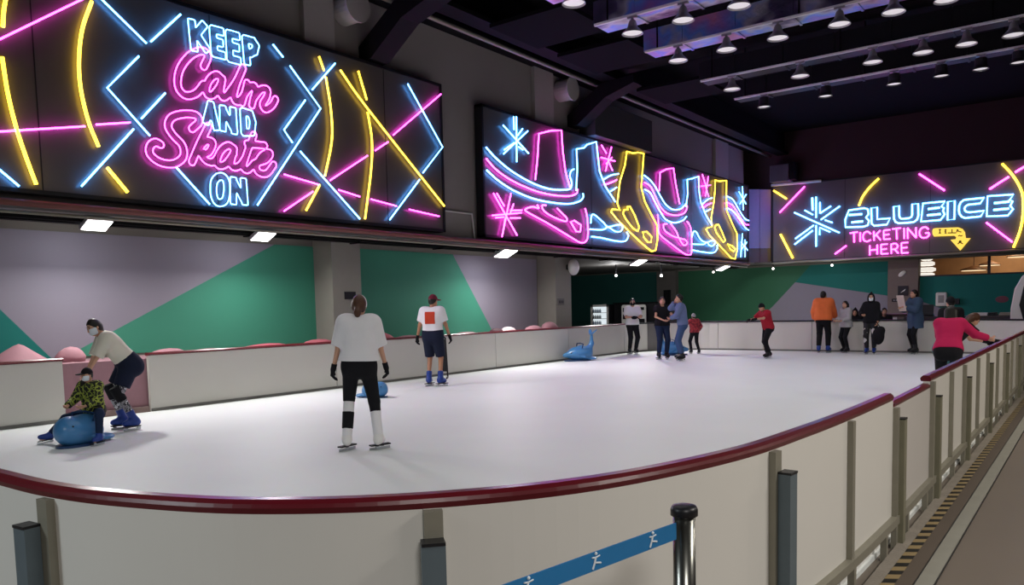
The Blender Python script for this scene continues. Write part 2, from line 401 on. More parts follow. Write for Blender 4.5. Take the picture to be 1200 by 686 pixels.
S1 = Sign('neon_sign', 'huge black neon sign reading KEEP Calm AND Skate ON over the rink side', 'x', XS)
S1.start(2.6, 13.68, 3.32, 6.66, .2, seams=(S1.at(42, 100)[0], S1.at(452, 170)[0], S1.at(250, 120)[0]))
rb, rm, ry = .0145, .0135, .026
for l in ([(112, -4), (169, 52)], [(174, 50), (209, 18)], [(163, 140), (191, 110)], [(154, 152), (93, 219)], [(-5, 198), (20, 219)], [(204, 197), (243, 240)],
          [(317, 53), (329, 68)], [(363, 106), (390, 75)], [(349, 178), (419, 257)], [(489, 211), (454, 258)]): S1.line(l, 'c', rb)
for l in ([(160, 67), (123, 104), (173, 160)], [(337, 78), (373, 128), (299, 241)], [(355, 118), (330, 153), (340, 168)], [(475, 99), (516, 173), (493, 203)]):
    S1.line(l, 'c', rb, smooth=False)
for l in ([(-8, 50), (97, -1)], [(-8, 155.5), (97, 149)], [(110, 147), (150, 144.5)], [(330, 205), (371, 217)], [(394, 223), (419, 231)], [(432, 234), (462, 242)], [(477, 246), (512, 254)],
          [(330, 248), (364, 225)], [(384, 212), (428, 183)], [(437, 177), (452, 167)], [(458, 159), (514, 111)]): S1.line(l, 'm', rm)
for l in ([(5, -4), (2, 15), (1, 33)], [(0, 68), (7, 112), (17, 152), (28, 185), (40, 217)], [(105, 3), (94, 35), (90, 70), (92, 105), (101, 143), (113, 173)], [(123, 197), (147, 226)],
          [(371, 67), (377, 84)], [(379, 91), (385, 130), (386, 165), (378, 207)], [(372, 217), (356, 247)], [(417, 84), (427, 118)], [(428, 132), (433, 165), (432, 200), (425, 257)],
          [(396, 83), (428, 128), (518, 242)]): S1.line(l, 'y', ry if l[0][0] < 200 else .02)
K = cr(160, 10, 4.9); K2 = cr(160, 110, 4.9)
hw = .064; rl = .0095
for st in ([K((303, 82), (318, 235)), K((372, 100), (318, 165)), K((330, 150), (390, 240))],
           [K((424, 125), (434, 262)), K((424, 125), (475, 138)), K((430, 192), (472, 203)), K((434, 262), (486, 275))],
           [K((516, 150), (524, 292)), K((516, 150), (567, 164)), K((520, 217), (565, 230)), K((524, 292), (574, 305))],
           [K((610, 180), (622, 315)), K((610, 180), (655, 193), (672, 218), (664, 250), (640, 262), (618, 258))]):
    S1.letter(st, 'c', hw, rl)
S1.letter([K((372, 338), (396, 285), (385, 256), (345, 250), (290, 280), (240, 345), (222, 420), (235, 475), (275, 505), (330, 490), (372, 440)),
           K((478, 412), (450, 385), (412, 405), (388, 455), (393, 498), (425, 500), (462, 455), (480, 408)), K((480, 408), (470, 470), (478, 512), (505, 505), (540, 455)),
           K((505, 505), (560, 425), (598, 345)), K((598, 345), (560, 440), (545, 515), (565, 540), (590, 520)),
           K((622, 432), (608, 490), (592, 545)), K((600, 505), (640, 455), (665, 450), (668, 480), (648, 560)), K((655, 525), (700, 470), (738, 470), (735, 510), (710, 555), (728, 583), (765, 560), (785, 525))],
          'm', .058, .010, 'neon_lettering', True)
for st in ([K2((386, 165), (412, 62)), K2((412, 62), (446, 200)), K2((400, 135), (434, 142))],
           [K2((482, 205), (482, 85)), K2((482, 90), (548, 215)), K2((548, 222), (540, 95))],
           [K2((598, 105), (604, 225)), K2((598, 105), (640, 118), (654, 165), (648, 225), (604, 225))]):
    S1.letter(st, 'c', .06, rl)
S1.letter([K2((305, 205), (345, 165), (330, 128), (260, 120), (190, 140), (168, 190), (200, 245), (250, 300), (255, 365), (200, 405), (120, 395), (65, 350), (65, 305), (95, 282), (125, 295)),
           K2((400, 190), (350, 290), (305, 395)), K2((335, 330), (385, 275), (425, 285), (400, 340), (360, 345), (385, 385), (425, 395), (455, 365)),
           K2((548, 320), (515, 300), (475, 325), (448, 380), (460, 415), (500, 405), (545, 345)), K2((545, 330), (530, 400), (545, 425), (580, 415), (610, 375)),
           K2((660, 240), (620, 345), (600, 420), (625, 440), (665, 400)), K2((622, 290), (722, 300)),
           K2((665, 400), (725, 385), (755, 350), (738, 340), (700, 365), (675, 420), (690, 455), (735, 460), (775, 410))],
          'm', .058, .010, 'neon_lettering', True)
S1.letter([K2((455, 480), (432, 510), (430, 580), (450, 625), (490, 620), (505, 570), (502, 505), (480, 478), (455, 480))], 'c', .06, rl, smooth=True)
S1.letter([K2((543, 625), (543, 495)), K2((543, 500), (606, 620)), K2((609, 628), (600, 500))], 'c', .06, rl)

S2 = Sign('neon_sign', 'long black neon sign with six outlined ice skates and snowflakes', 'x', XS)
S2.start(S2.at(565, 200)[0], 33.1, 3.3, 6.5, .2, seams=(S2.at(693, 230)[0], S2.at(810, 250)[0]))
A_, B_, C_ = cr(560, 120, 3.8125), cr(660, 150, 4.286), cr(760, 170, 4.9)
r2 = .0195
for col, l in (('c', A_((150, 66), (152, 125))), ('c', A_((162, 66), (164, 268))), ('c', A_((103, 104), (217, 230))), ('c', A_((105, 232), (213, 130))), ('c', A_((108, 214), (152, 183))), ('c', A_((190, 120), (168, 150))), ('c', A_((172, 200), (192, 214))),
    ('m', A_((55, 507), (185, 495))), ('m', A_((60, 408), (165, 595))), ('m', A_((138, 408), (98, 602))), ('m', A_((75, 408), (108, 465))), ('m', A_((136, 485), (187, 484))), ('m', A_((150, 455), (136, 495))), ('m', A_((70, 517), (108, 514))), ('m', A_((135, 518), (180, 518))), ('m', A_((112, 520), (104, 572))),
    ('m', B_((182, 88), (207, 130))), ('m', B_((232, 98), (203, 218))), ('m', B_((180, 150), (250, 168))), ('m', B_((215, 165), (238, 217))), ('m', B_((235, 150), (205, 182))),
    ('m', C_((298, 170), (325, 250))), ('m', C_((333, 182), (318, 295))), ('m', C_((292, 238), (345, 232))), ('m', C_((318, 240), (335, 298))),
    ('c', C_((530, 240), (535, 375))), ('c', C_((510, 270), (550, 340))), ('c', C_((552, 285), (515, 340))), ('c', C_((530, 510), (520, 645))), ('c', C_((545, 545), (545, 645))), ('c', C_((522, 560), (560, 605))), ('c', C_((555, 560), (525, 600)))):
    S2.line(l, col, .018)
for col, l in (
    ('c', A_((27, 203), (70, 250), (140, 308), (230, 360), (310, 388), (380, 392), (405, 385), (410, 360), (402, 330), (408, 308), (420, 300))),
    ('m', A_((27, 253), (75, 305), (150, 355), (250, 398), (330, 416), (400, 420), (432, 408), (437, 390))),
    ('c', A_((30, 305), (80, 350), (150, 395), (240, 432), (330, 450), (400, 455), (445, 443), (462, 425), (460, 408))),
    ('m', A_((255, 460), (262, 475), (235, 468), (205, 478), (212, 492), (300, 540), (400, 600), (450, 628), (475, 620), (483, 590), (480, 520), (470, 475))),
    ('m', A_((295, 462), (278, 462), (285, 485), (320, 510), (380, 533), (388, 520), (370, 500), (345, 475))),
    ('c', B_((128, 480), (133, 440), (150, 440), (190, 475), (215, 498), (255, 490), (280, 488), (288, 505), (275, 522), (250, 520), (215, 500), (190, 512), (125, 510))),
    ('c', B_((133, 547), (180, 553), (250, 568), (300, 570), (317, 545), (310, 525))),
    ('c', B_((190, 262), (230, 240), (268, 232))), ('m', B_((205, 285), (240, 272), (258, 262))), ('c', B_((228, 320), (258, 300))),
    ('c', B_((398, 240), (430, 262))[:1]+C_((0, 205), (30, 245), (60, 300), (90, 345), (130, 372), (170, 370), (195, 350), (205, 338))),
    ('m', B_((398, 275), (425, 298))[:1]+C_((0, 240), (30, 300), (60, 360), (100, 395), (150, 405), (190, 395), (208, 372), (211, 350))),
    ('c', B_((400, 310), (425, 330))[:1]+C_((0, 278), (30, 335), (60, 390), (90, 430), (140, 448), (185, 435), (208, 412))),
    ('m', C_((42, 400), (48, 460), (55, 515), (120, 570), (190, 622), (225, 632), (237, 610), (235, 500), (225, 460), (210, 440))),
    ('m', C_((95, 455), (75, 460), (85, 495), (130, 525), (165, 535))), ('m', C_((118, 455), (150, 500), (165, 535), (200, 545), (212, 565), (195, 578), (178, 560), (165, 535))),
    ('c', C_((238, 530), (250, 498), (265, 503), (290, 545), (325, 560), (355, 550), (372, 560), (360, 580), (340, 578), (325, 560), (305, 572), (245, 570))),
    ('c', C_((245, 605), (300, 615), (360, 620), (383, 600), (385, 575))),
    ('c', C_((300, 340), (330, 315), (355, 305))), ('m', C_((305, 362), (330, 345), (352, 335))), ('c', C_((312, 388), (345, 370))),
    ('c', C_((440, 295), (475, 315), (505, 365), (540, 420), (566, 435))), ('m', C_((440, 330), (475, 350), (505, 395), (540, 450), (566, 460))), ('c', C_((440, 362), (480, 385), (515, 430), (545, 475), (566, 490)))):
    S2.line(l, col, r2)
for col, l in (('m', A_((247, 347), (257, 250), (263, 142), (318, 128), (364, 127), (370, 220), (382, 310), (402, 380))),
    ('c', A_((430, 395), (435, 300), (432, 210), (465, 205), (480, 190), (520, 178), (527, 240), (535, 310), (560, 375), (605, 445))),
    ('m', C_((52, 265), (55, 160), (95, 140), (133, 135), (145, 220), (168, 340))),
    ('c', C_((205, 355), (215, 280), (212, 200), (240, 195), (277, 182), (280, 260), (290, 330), (320, 405), (355, 462)))):
    S2.line(l, col, r2, smooth=False)
for col, l in (('m', A_((405, 535), (422, 530), (452, 550), (448, 580), (430, 578))),
    ('y', B_((275, 415), (262, 380), (268, 330), (275, 270), (300, 190), (310, 120), (340, 128), (365, 125), (395, 130), (390, 200), (383, 300), (400, 370), (430, 430), (462, 490), (465, 560), (455, 615), (435, 622), (390, 585), (320, 520), (260, 460), (230, 422), (238, 408), (258, 412))),
    ('y', B_((290, 430), (305, 460), (340, 505), (365, 520), (372, 500), (350, 440), (325, 395), (312, 398), (315, 412), (298, 412))),
    ('y', B_((390, 525), (410, 522), (435, 548), (432, 575), (415, 575), (395, 550))),
    ('y', C_((355, 470), (350, 420), (365, 330), (372, 260), (372, 203), (400, 210), (438, 205), (437, 300), (440, 380), (470, 450), (498, 510), (500, 600), (488, 655), (465, 650), (400, 580), (340, 520), (320, 485), (330, 478))),
    ('y', C_((370, 475), (380, 505), (420, 560), (432, 550), (410, 495), (392, 458), (378, 460))),
    ('y', C_((445, 570), (470, 580), (490, 600), (480, 612), (460, 600)))):
    S2.line(l, col, r2+.002, smooth=False, closed=True)

S3 = Sign('neon_sign', 'black neon ticketing sign with blue snowflake and yellow arrow on far wall', 'y', YT, .08)
S3.start(-11.5, 1.0, 3.22, 6.5, .15, seams=(S3.at(990, 250)[0], S3.at(1090, 250)[0]))
D_, E_ = cr(900, 190, 5.72), cr(1040, 180, 5.275)
for col, l, r in (('y', D_((42, 193), (128, 248)), .05), ('m', D_((82, 340), (250, 165)), .034), ('y', D_((88, 485), (170, 645)), .055), ('m', D_((452, 618), (528, 562)), .036),
    ('c', D_((300, 240), (303, 325)), .05), ('c', D_((326, 235), (326, 375)), .038), ('c', D_((352, 270), (352, 345)), .036), ('c', D_((352, 345), (425, 297)), .036), ('c', D_((358, 388), (485, 297)), .038), ('c', D_((250, 325), (305, 355)), .036),
    ('c', D_((180, 340), (482, 475)), .038), ('c', D_((385, 390), (435, 408)), .036), ('c', D_((310, 425), (187, 515)), .038), ('c', D_((303, 460), (182, 553)), .038), ('c', D_((326, 425), (326, 567)), .038), ('c', D_((350, 490), (350, 440), (420, 470)), .036),
    ('m', E_((198, 128), (355, 230)), .045), ('m', E_((632, 222), (752, 145)), .045), ('m', E_((790, 118), (860, 76)), .045), ('m', E_((612, 428), (772, 548)), .04)):
    S3.line(l, col, r*.72, smooth=False)
S3.line(D_((745, 112), (690, 165), (640, 230), (612, 295)), 'y', .038)
S3.line(E_((710, 65), (770, 130), (815, 200), (838, 270), (838, 380), (820, 480), (780, 582)), 'y', .04)
ro = .029
S3.poly([D_((522, 438), (522, 385), (545, 325), (650, 310), (672, 318), (677, 350), (660, 372), (680, 395), (672, 425), (640, 435))], 'c', ro, [D_((545, 356), (632, 350)), D_((562, 405), (638, 398))])
S3.poly([D_((695, 310), (735, 305), (735, 385), (822, 378), (800, 420), (715, 428), (698, 415))], 'c', ro)
S3.poly([E_((40, 330), (75, 325), (75, 385), (79, 398), (90, 405), (136, 401), (150, 393), (155, 380), (155, 315), (192, 312), (193, 385), (185, 410), (166, 424), (140, 428), (72, 432), (52, 424), (43, 405))], 'c', ro)
S3.poly([E_((222, 310), (358, 297), (335, 330), (352, 338), (345, 355), (356, 378), (330, 412), (210, 422))], 'c', ro, [E_((252, 344), (325, 335)), E_((246, 383), (330, 375))])
S3.poly([E_((375, 300), (418, 293), (415, 408), (373, 412))], 'c', ro)
S3.poly([E_((600, 275), (575, 310), (500, 318), (485, 327), (478, 340), (480, 352), (490, 362), (510, 365), (600, 355), (578, 390), (480, 400), (460, 391), (447, 374), (443, 350), (445, 325), (455, 303), (475, 288))], 'c', ro)
S3.poly([E_((620, 265), (780, 255), (755, 290), (775, 295), (760, 325), (778, 345), (745, 385), (615, 390))], 'c', ro, [E_((660, 308), (755, 298)), E_((656, 350), (752, 341))])
rt = .025
for st in ([D_((553, 478), (605, 470)), D_((579, 475), (581, 540))], [D_((621, 472), (621, 535))], [D_((692, 483), (672, 468), (650, 475), (640, 500), (647, 526), (668, 533), (692, 523))],
           [D_((712, 465), (714, 528)), D_((755, 460), (716, 500)), D_((728, 488), (758, 525))], [D_((778, 460), (780, 520)), D_((778, 460), (822, 455)), D_((779, 490), (816, 486)), D_((780, 520), (824, 516))],
           [E_((32, 468), (85, 462)), E_((58, 466), (61, 532))], [E_((105, 462), (106, 528))], [E_((128, 528), (126, 462)), E_((126, 462), (180, 522)), E_((180, 522), (178, 458))],
           [E_((257, 470), (235, 456), (208, 468), (200, 495), (213, 520), (243, 520), (260, 505)), E_((260, 505), (258, 491)), E_((258, 491), (236, 493))],
           [D_((685, 560), (685, 625)), D_((735, 555), (735, 620)), D_((685, 592), (735, 588))], [D_((760, 555), (762, 618)), D_((760, 555), (805, 550)), D_((761, 587), (800, 583)), D_((762, 618), (808, 614))],
           [E_((25, 562), (27, 620)), E_((25, 562), (52, 558), (66, 572), (55, 590), (27, 594)), E_((45, 592), (70, 618))], [E_((88, 555), (90, 617)), E_((88, 555), (130, 550)), E_((89, 585), (125, 581)), E_((90, 617), (132, 613))]):
    S3.strokes(st, 'm', rt)
arrow = E_((282, 500), (280, 480), (285, 467), (298, 463), (440, 458), (465, 467), (480, 487), (485, 525), (515, 525), (452, 600), (392, 535), (425, 531), (428, 518), (415, 509), (290, 514))
MB().prism([S3.p3(S3.at(*p), .02) for p in arrow], (0, -.1, 0)).build('neon_arrow', emat('arrow_yellow', (1, .68, .05), 1.1), S3.o)
mk = MB()
G_ = cr(1085, 258, 16.333)
for l in (G_((278, 187), (278, 255)), G_((255, 187), (302, 187)), G_((255, 255), (302, 255)), G_((385, 192), (385, 255)), G_((368, 192), (408, 192)), G_((368, 222), (400, 222)), G_((368, 255), (410, 255)),
          G_((510, 180), (510, 248)), G_((430, 252), (590, 250)), G_((612, 182), (640, 225), (690, 235)), G_((612, 182), (600, 240)), G_((628, 312), (655, 298), (680, 314), (710, 298)),
          G_((645, 405), (688, 405)), G_((665, 405), (665, 440)), G_((665, 430), (618, 462)), G_((665, 430), (718, 462)), G_((640, 425), (690, 425)), G_((630, 448), (625, 468))):
    mk.tube([S3.p3(S3.at(*p), .13) for p in l], .02, 5)
mk.build('arrow_print', mat('arrow_ink', '#4a3d08', .6), S3.o)

# lilac chamfer panels between the two long signs
for i, (p, q, lb) in enumerate((((-12.2, 33.12), (-11.86, 33.55), 'lilac filler panel joining the long skate sign, on its left half'), ((-11.86, 33.55), (-11.52, 33.98), 'lilac filler panel beside the ticketing sign, on its left edge'))):
    p, q = np.array([*p, 0.]), np.array([*q, 0.]); n = np.array([q[1]-p[1], -(q[0]-p[0]), 0]); n /= np.linalg.norm(n)
    m = MB(); m.prism([(*p[:2], 3.85), (*(q-(q-p)*.04)[:2], 3.85), (*(q-(q-p)*.04)[:2], 6.35), (*p[:2], 6.35)], tuple(-n*.06), 0)
    m.prism([(*p[:2], 3.25), (*(q-(q-p)*.04)[:2], 3.25), (*(q-(q-p)*.04)[:2], 3.84), (*p[:2], 3.84)], tuple(-n*.06), 1)
    tag(m.build('filler_panel', [M_LILAC, M_SIGN]), lb, 'panel', 'lilac filler panels in the corner')
# wall between the signs: conduit loop
p0, p1, p2, p3 = [onx(x, y, -12.40) for x, y in ((521, 247), (553, 251), (556, 281), (566, 283))]
tag(MB().tube([p0, p1, p2, p3], .022, 8).build('conduit', M_WHITE, smooth=True), 'thin pale conduit stepping down the wall between the two long signs', 'pipe')
tag(MB().tube([(-12.12, -1, 3.17), (-12.12, 33.0, 3.17)], .05, 12).build('sprinkler_pipe', M_REDPIPE, smooth=True), 'long reddish pipe running under the two left neon signs', 'pipe')
ct = MB(); ct.box((-12.66, -1, 3.02), (-12.6, 33.1, 3.1)); ct.box((-12.85, -1, 3.0), (-12.7, 33.1, 3.1))
for y in np.arange(1, 33, 2.6): ct.box((-12.9, y, 2.98), (-12.6, y+.06, 3.02))
tag(ct.build('cable_tray', M_BEAM), 'black cable tray hung under the left soffit', 'cable tray')
tag(MB().tube([(-12.22, -1, 3.05), (-12.22, 33.0, 3.05)], .025, 8).build('conduit', M_STEEL, smooth=True), 'grey conduit running along the left soffit edge', 'pipe')
tag(MB().tube([(-11.4, YT-.12, 3.2), (.9, YT-.12, 3.2)], .05, 8).build('conduit', M_STEEL, smooth=True), 'grey conduit running under the ticketing sign', 'pipe')
tag(MB().tube([ony(x, y, YT-.1) for x, y in ((904, 217.5), (962, 212))], .06, 8).build('pipe', M_WHITE, smooth=True), 'short pale pipe lying on top of the ticketing sign', 'pipe')

# flood lights under the soffit
FL = [(-12.42, 5.9, 'far left flood light over the lady and the whale, under the soffit'), (-12.42, 8.9, 'largest flood light, under the word ON of the lit sign'), (-12.42, 16.3, 'flood light under the pink snowflake of the skate sign'), (-12.42, 23.6, 'flood light under the middle of the skate sign'), (-12.42, 30.9, 'flood light under the far end of the skate sign')]
for i, (x, y, lb) in enumerate(FL):
    t = thing('flood_light', lb, 'lamp', (x, y, 2.9), 'flood lights under the left soffit')
    s = .2 if i < 2 else .3
    d = np.array([.42, 0, -.9]); d /= np.linalg.norm(d); u = np.array([0, 1., 0]); w = np.cross(d, u); c = np.array([x, y, 2.96])
    MB().obox(c-d*.03, u*s, w*s*.8, d*.03).build('housing', M_LAMPB, t, bevel=.01)
    MB().obox(c+d*.006, u*s*.9, w*s*.7, d*.006).build('lens', M_WARM, t)
    MB().bar(c-d*.05, (x, y, 3.1), .05, .05).build('bracket', M_BEAM, t)
    area('flood_beam', c+d*.03, c+d*3, .3, FLOOD_W*(1.0 if i < 2 else 1.35), (1, .98, .95))
    area('flood_wash', c+np.array([-.1, 0, -.05]), c+np.array([-1.0, 0, -1.1]), .2, FLOOD_W*.17*(1.8 if i == 2 else 1), (.93, .95, 1))

# ------------------------------------------------------------------ rink boards
def path_len(P): return np.concatenate([[0], np.cumsum([np.linalg.norm(b-a) for a, b in zip(P[:-1], P[1:])])])
def cut(P, a, b):
    L = path_len(P); res = []
    def at(s): 
        i = min(max(np.searchsorted(L, s)-1, 0), len(P)-2); t = (s-L[i])/(L[i+1]-L[i]); return P[i]+(P[i+1]-P[i])*t
    res.append(at(a)); res += [P[i] for i in range(len(P)) if a+.01 < L[i] < b-.01]; res.append(at(b)); return res
def normals(P):
    N = []
    for i in range(len(P)):
        d = P[min(i+1, len(P)-1)]-P[max(i-1, 0)]; d /= np.linalg.norm(d); N.append(np.array([d[1], -d[0]]))
    return N
def ribbon(mb, P, o0, o1, z0, z1, mi=0):
    """wall of rectangular section along a 2-D path, from offset o0 to o1 on the right-hand (outer) side"""
    N = normals(P); n = len(P); vs = []
    for p, q in zip(P, N):
        for (o, z) in ((o0, z0), (o1, z0), (o1, z1), (o0, z1)): a = p+q*o; vs.append((a[0], a[1], z))
    fs = [(0, 1, 2, 3)[::-1], tuple(4*(n-1)+k for k in range(4))]
    for i in range(n-1):
        a, b = 4*i, 4*i+4
        fs += [(a+k, a+(k+1) % 4, b+(k+1) % 4, b+k) for k in range(4)]
    mb.add(vs, fs, mi)
RIGHT = NEAR+[np.array([-1.06, y]) for y in (8, 12, 16, 20, 22.55)]
LR = path_len(RIGHT)
def s_of(p): 
    i = int(np.argmin([np.linalg.norm(np.array(p)-q) for q in RIGHT])); best = LR[i]
    for k in (i-1, i):
        if 0 <= k < len(RIGHT)-1:
            a, b = RIGHT[k], RIGHT[k+1]; t = np.clip((np.array(p)-a)@(b-a)/((b-a)@(b-a)), 0, 1)
            if np.linalg.norm(a+(b-a)*t-np.array(p)) < .3: best = LR[k]+t*(LR[k+1]-LR[k])
    return best
PANW = M_BOARDN
def post(mb, P, s, w=.055, z0=0., z1=.9):
    q = cut(P, max(s-w/2, 0), s+w/2); ribbon(mb, q, .03, .075, z0, z1)
def barrier(label, s0, s1, mids, tube, zt=.918, mt=M_BOARDN, startpost=True, endpost=False, group='barrier panels along the near and right side', rail=True):
    P = cut(RIGHT, s0, s1); mid = P[len(P)//2]
    t = thing('rink_barrier', label, 'barrier', (mid[0], mid[1], 0), group)
    b = MB(); ribbon(b, P, -.02, .03, .17, zt); b.build('panel', mt, t)
    b = MB(); ribbon(b, P, .025, .07, .13, .18); b.build('bottom_rail', M_STEEL, t)
    b = MB(); ribbon(b, P, -.04, -.015, .0, .2); b.build('kick_strip', M_WHITE, t)
    def pp(s, w, nm, z0=-.03):
        m = MB(); q = cut(RIGHT, max(s-w/2, 0), min(s+w/2, LR[-1])); ribbon(m, q, .028, .06, z0, zt-.002); m.build(nm, M_STEEL, t)
    if startpost: pp(s0+.03, .06, 'post')
    if endpost: pp(s1-.03, .06, 'post')
    for k in mids: pp(k, .045, 'mullion', .13)
    for k in np.arange(s0+.35, s1-.2, .7):
        m = MB(); q = cut(RIGHT, k, k+.04); ribbon(m, q, .03, .065, -.03, .135); m.build('leg', M_STEEL, t)
    if tube:
        q = cut(RIGHT, s0+tube, s0+tube+.075); m = MB(); ribbon(m, q, .032, .09, -.03, .79); o = m.build('brace_tube', M_TUBE2, t)
        m = MB(); ribbon(m, q, .03, .092, .79, .8); m.build('end_cap', M_PLASTB, o)
    return t
sg0, sg1 = s_of((-1.06, 5.3)), s_of((-1.06, 6.62))
sA, sB, sC, sD = s_of((-2.99, 1.205)), s_of((-1.74, 1.8)), s_of((-1.12, 3.25)), s_of((-1.07, 4.28))
barrier('leftmost near cream barrier panel, cut by the left edge', .05, sA, [.8], 0)
barrier('widest curved near barrier panel, left of the centre post', sA, sB, [], 0)
barrier('curved near barrier panel behind the belt post', sB, sC, [], .0)
barrier('cream barrier panel just before the grey gate', sC, sg0, [sD], 0)
g = barrier('grey gate panel in the right barrier, with lower rail', sg0, sg1, [], .05, .87, M_GATEP, True, False, None)
g.name = 'rink_gate'; g['category'] = 'gate'
ys = [6.62, 8.35, 10.2, 12.1, 14.0, 15.9, 17.8, 19.7, 22.5]
names = ['first right barrier panel past the grey gate', 'second right barrier panel past the grey gate, below the magenta sweater', 'third right barrier panel past the grey gate', 'fourth right barrier panel past the grey gate',
         'fifth right barrier panel past the grey gate', 'sixth right barrier panel past the grey gate', 'seventh right barrier panel past the grey gate', 'farthest right barrier panel, by the right picture edge']
for (a, b, nm) in zip(ys[:-1], ys[1:], names):
    barrier(nm, s_of((-1.06, a)), s_of((-1.06, b)), [(s_of((-1.06, a))+s_of((-1.06, b)))/2+.1], .1)
# brace tubes of the near curve stand beside their posts
for (s, dx, lb) in ((sA, -.055, 'grey square brace post at the lower left corner'), (sB, -.012, 'grey square brace post in the middle of the near barrier'), (sC, .02, 'blue grey square brace post at the near curve, right of the belt post')):
    q = cut(RIGHT, s+dx, s+dx+.072); m = MB(); ribbon(m, q, .062, .115, -.03, .82, 0); ribbon(m, q, .06, .118, .82, .83, 1)
    tag(m.build('brace_post', [M_TUBE, M_PLASTB]), lb, 'post', 'brace posts of the near curve')
def rail(label, P, z0=.918, z1=.962, o0=-.034, o1=.03, name='cap_rail'):
    m = MB(); N = normals(P); n = len(P); prof = [(o0, z0), (o1, z0), (o1+.006, z0+.02), (o1, z1-.012), (o1-.014, z1), (o0+.014, z1), (o0, z1-.012), (o0-.006, z0+.02)]; k = len(prof); vs = []
    for p, q in zip(P, N):
        for (o, z) in prof: a = p+q*o; vs.append((a[0], a[1], z))
    fs = [tuple(range(k))[::-1], tuple(k*(n-1)+j for j in range(k))]
    for i in range(n-1): fs += [(k*i+j, k*i+(j+1) % k, k*i+k+(j+1) % k, k*i+k+j) for j in range(k)]
    m.add(vs, fs); return tag(m.build(name, M_RED), label, 'rail', 'red cap rails of the rink')
rail('long curved dark red cap rail along the near barrier', cut(RIGHT, .05, sg0))
rail('short thin red cap rail over the grey gate', cut(RIGHT, sg0+.02, sg1-.02), .87, .905, -.03, .03)
rail('straight dark red cap rail along the right barrier, past the gate', cut(RIGHT, sg1, LR[-1]))
# far boards: left side, far corner, back, right corner  (outer side is on the left of the walking direction)
FAR = [np.array([-12.3, y]) for y in (3.2, 6.0, 10.0, 14.0, 18.0, 22.2)]+FARL+FARR+[np.array([-1.05, 22.55])]
LF = path_len(FAR)
def f_s(p): return LF[int(np.argmin([np.linalg.norm(np.array(p)-q) for q in FAR]))]
def board(label, s0, s1, m=M_BOARD, zt=.91, name='rink_board'):
    P = cut(FAR, s0+.008, s1-.008); mid = P[len(P)//2]; t = thing(name, label, 'board', (mid[0], mid[1], 0), 'white boards round the far side')
    b = MB(); ribbon(b, P, -.07, 0., .0, zt); b.build('panel', m, t)
    b = MB(); ribbon(b, P, 0., .012, .004, .05); b.build('kick_strip', mat('kick_grey', '#6f6d68', .6), t)
    return t
def L_y(y): return y-3.2
gap0, gap1 = 5.22, 6.52
board('white side board left of the opening with the pink base', L_y(3.2), L_y(gap0))
board('white side board right of the opening, behind the woman in the white tee', L_y(gap1), L_y(10.4))
board('white side board behind the man in the burgundy cap', L_y(10.4), L_y(15.6))
board('white side board left of the blue dolphin aid', L_y(15.6), L_y(19.0))
board('white side board right behind the blue dolphin aid', L_y(19.0), L_y(22.3))
c0 = 22.3-3.2; cl = f_s(FARL[-1]); 
board('curved white corner board left of the arched grey door', c0, c0+1.15)
board('arched grey rink door in the far left corner boards', c0+1.15, c0+1.75, mat('door_grey', '#6f6d6b', .6), name='rink_door')
board('curved white corner board behind the staff man in white', c0+1.75, cl)
bx = [-10.1, -8.6, -7.1, -5.6, -4.2, -3.1]
bl = ['white back board behind the couple in black and blue', 'white back board behind the boy in red', 'white back board left of the orange jacket', 'white back board behind the person in the pointed hood', 'white back board left of the long denim coat']
for a, b, lb in zip(bx[:-1], bx[1:], bl): board(lb, cl+(a+10.1), cl+(b+10.1))
board('curved white corner board beyond the magenta sweater', cl+7.0, LF[-1])
rail('red cap rail over the side board left of the opening', cut(FAR, L_y(3.2), L_y(gap0)), .91, .955, -.09, .02)
rail('long red cap rail over the side boards right of the opening', cut(FAR, L_y(gap1), c0), .91, .955, -.09, .02)
def blackrail(label, P): r = rail(label, P, .91, .955, -.09, .02); r.data.materials[0] = M_PLASTB; r['group'] = 'dark cap rails at the far end'; return r
blackrail('dark cap rail over the far left corner boards', cut(FAR, c0, cl)); blackrail('dark cap rail over the back boards', cut(FAR, cl, cl+7.0)); blackrail('dark cap rail over the far right corner board', cut(FAR, cl+7.0, LF[-1]))

# ledge, drain grating and kerb outside the right barrier
struct('trim_6', MB().box((-1.0, 2.9, -.05), (-.925, 26, .0)), M_LEDGE)
gr = MB()
n = 0
for y in np.arange(3.0, 24, .16):
    gr.add([(-.925, y, .004), (-.86, y+.04, .004), (-.86, y+.12, .004), (-.925, y+.08, .004)], [(0, 1, 2, 3)], 0)
    gr.add([(-.925, y+.08, .004), (-.86, y+.12, .004), (-.86, y+.2, .004), (-.925, y+.16, .004)], [(0, 1, 2, 3)], 1)
gr.box((-.925, 3.0, -.05), (-.86, 24, .002), 1)
tag(gr.build('drain_grating', [mat('hazard_yellow', '#94805a', .6), mat('hazard_black', '#1c1a16', .6)]), 'narrow yellow and black striped grating along the foot of the right barrier', 'grating')
struct('trim_7', MB().box((-.86, 2.6, -.05), (-.775, 26, .005)), mat('rubber_brown', '#5b5046', .7))
struct('trim_8', MB().box((-.775, 2.4, -.05), (-.77, 26, .012), 1).box((-.77, 2.4, -.05), (-.685, 26, .01), 0).box((-.685, 2.4, -.05), (-.68, 26, .012), 1), [mat('kerb_grey', '#8c8a80', .7, var=.12), M_PLASTB])
struct('trim_9', MB().box((-.68, -6, -.05), (8.7, 36, .0)), M_FLOOR)

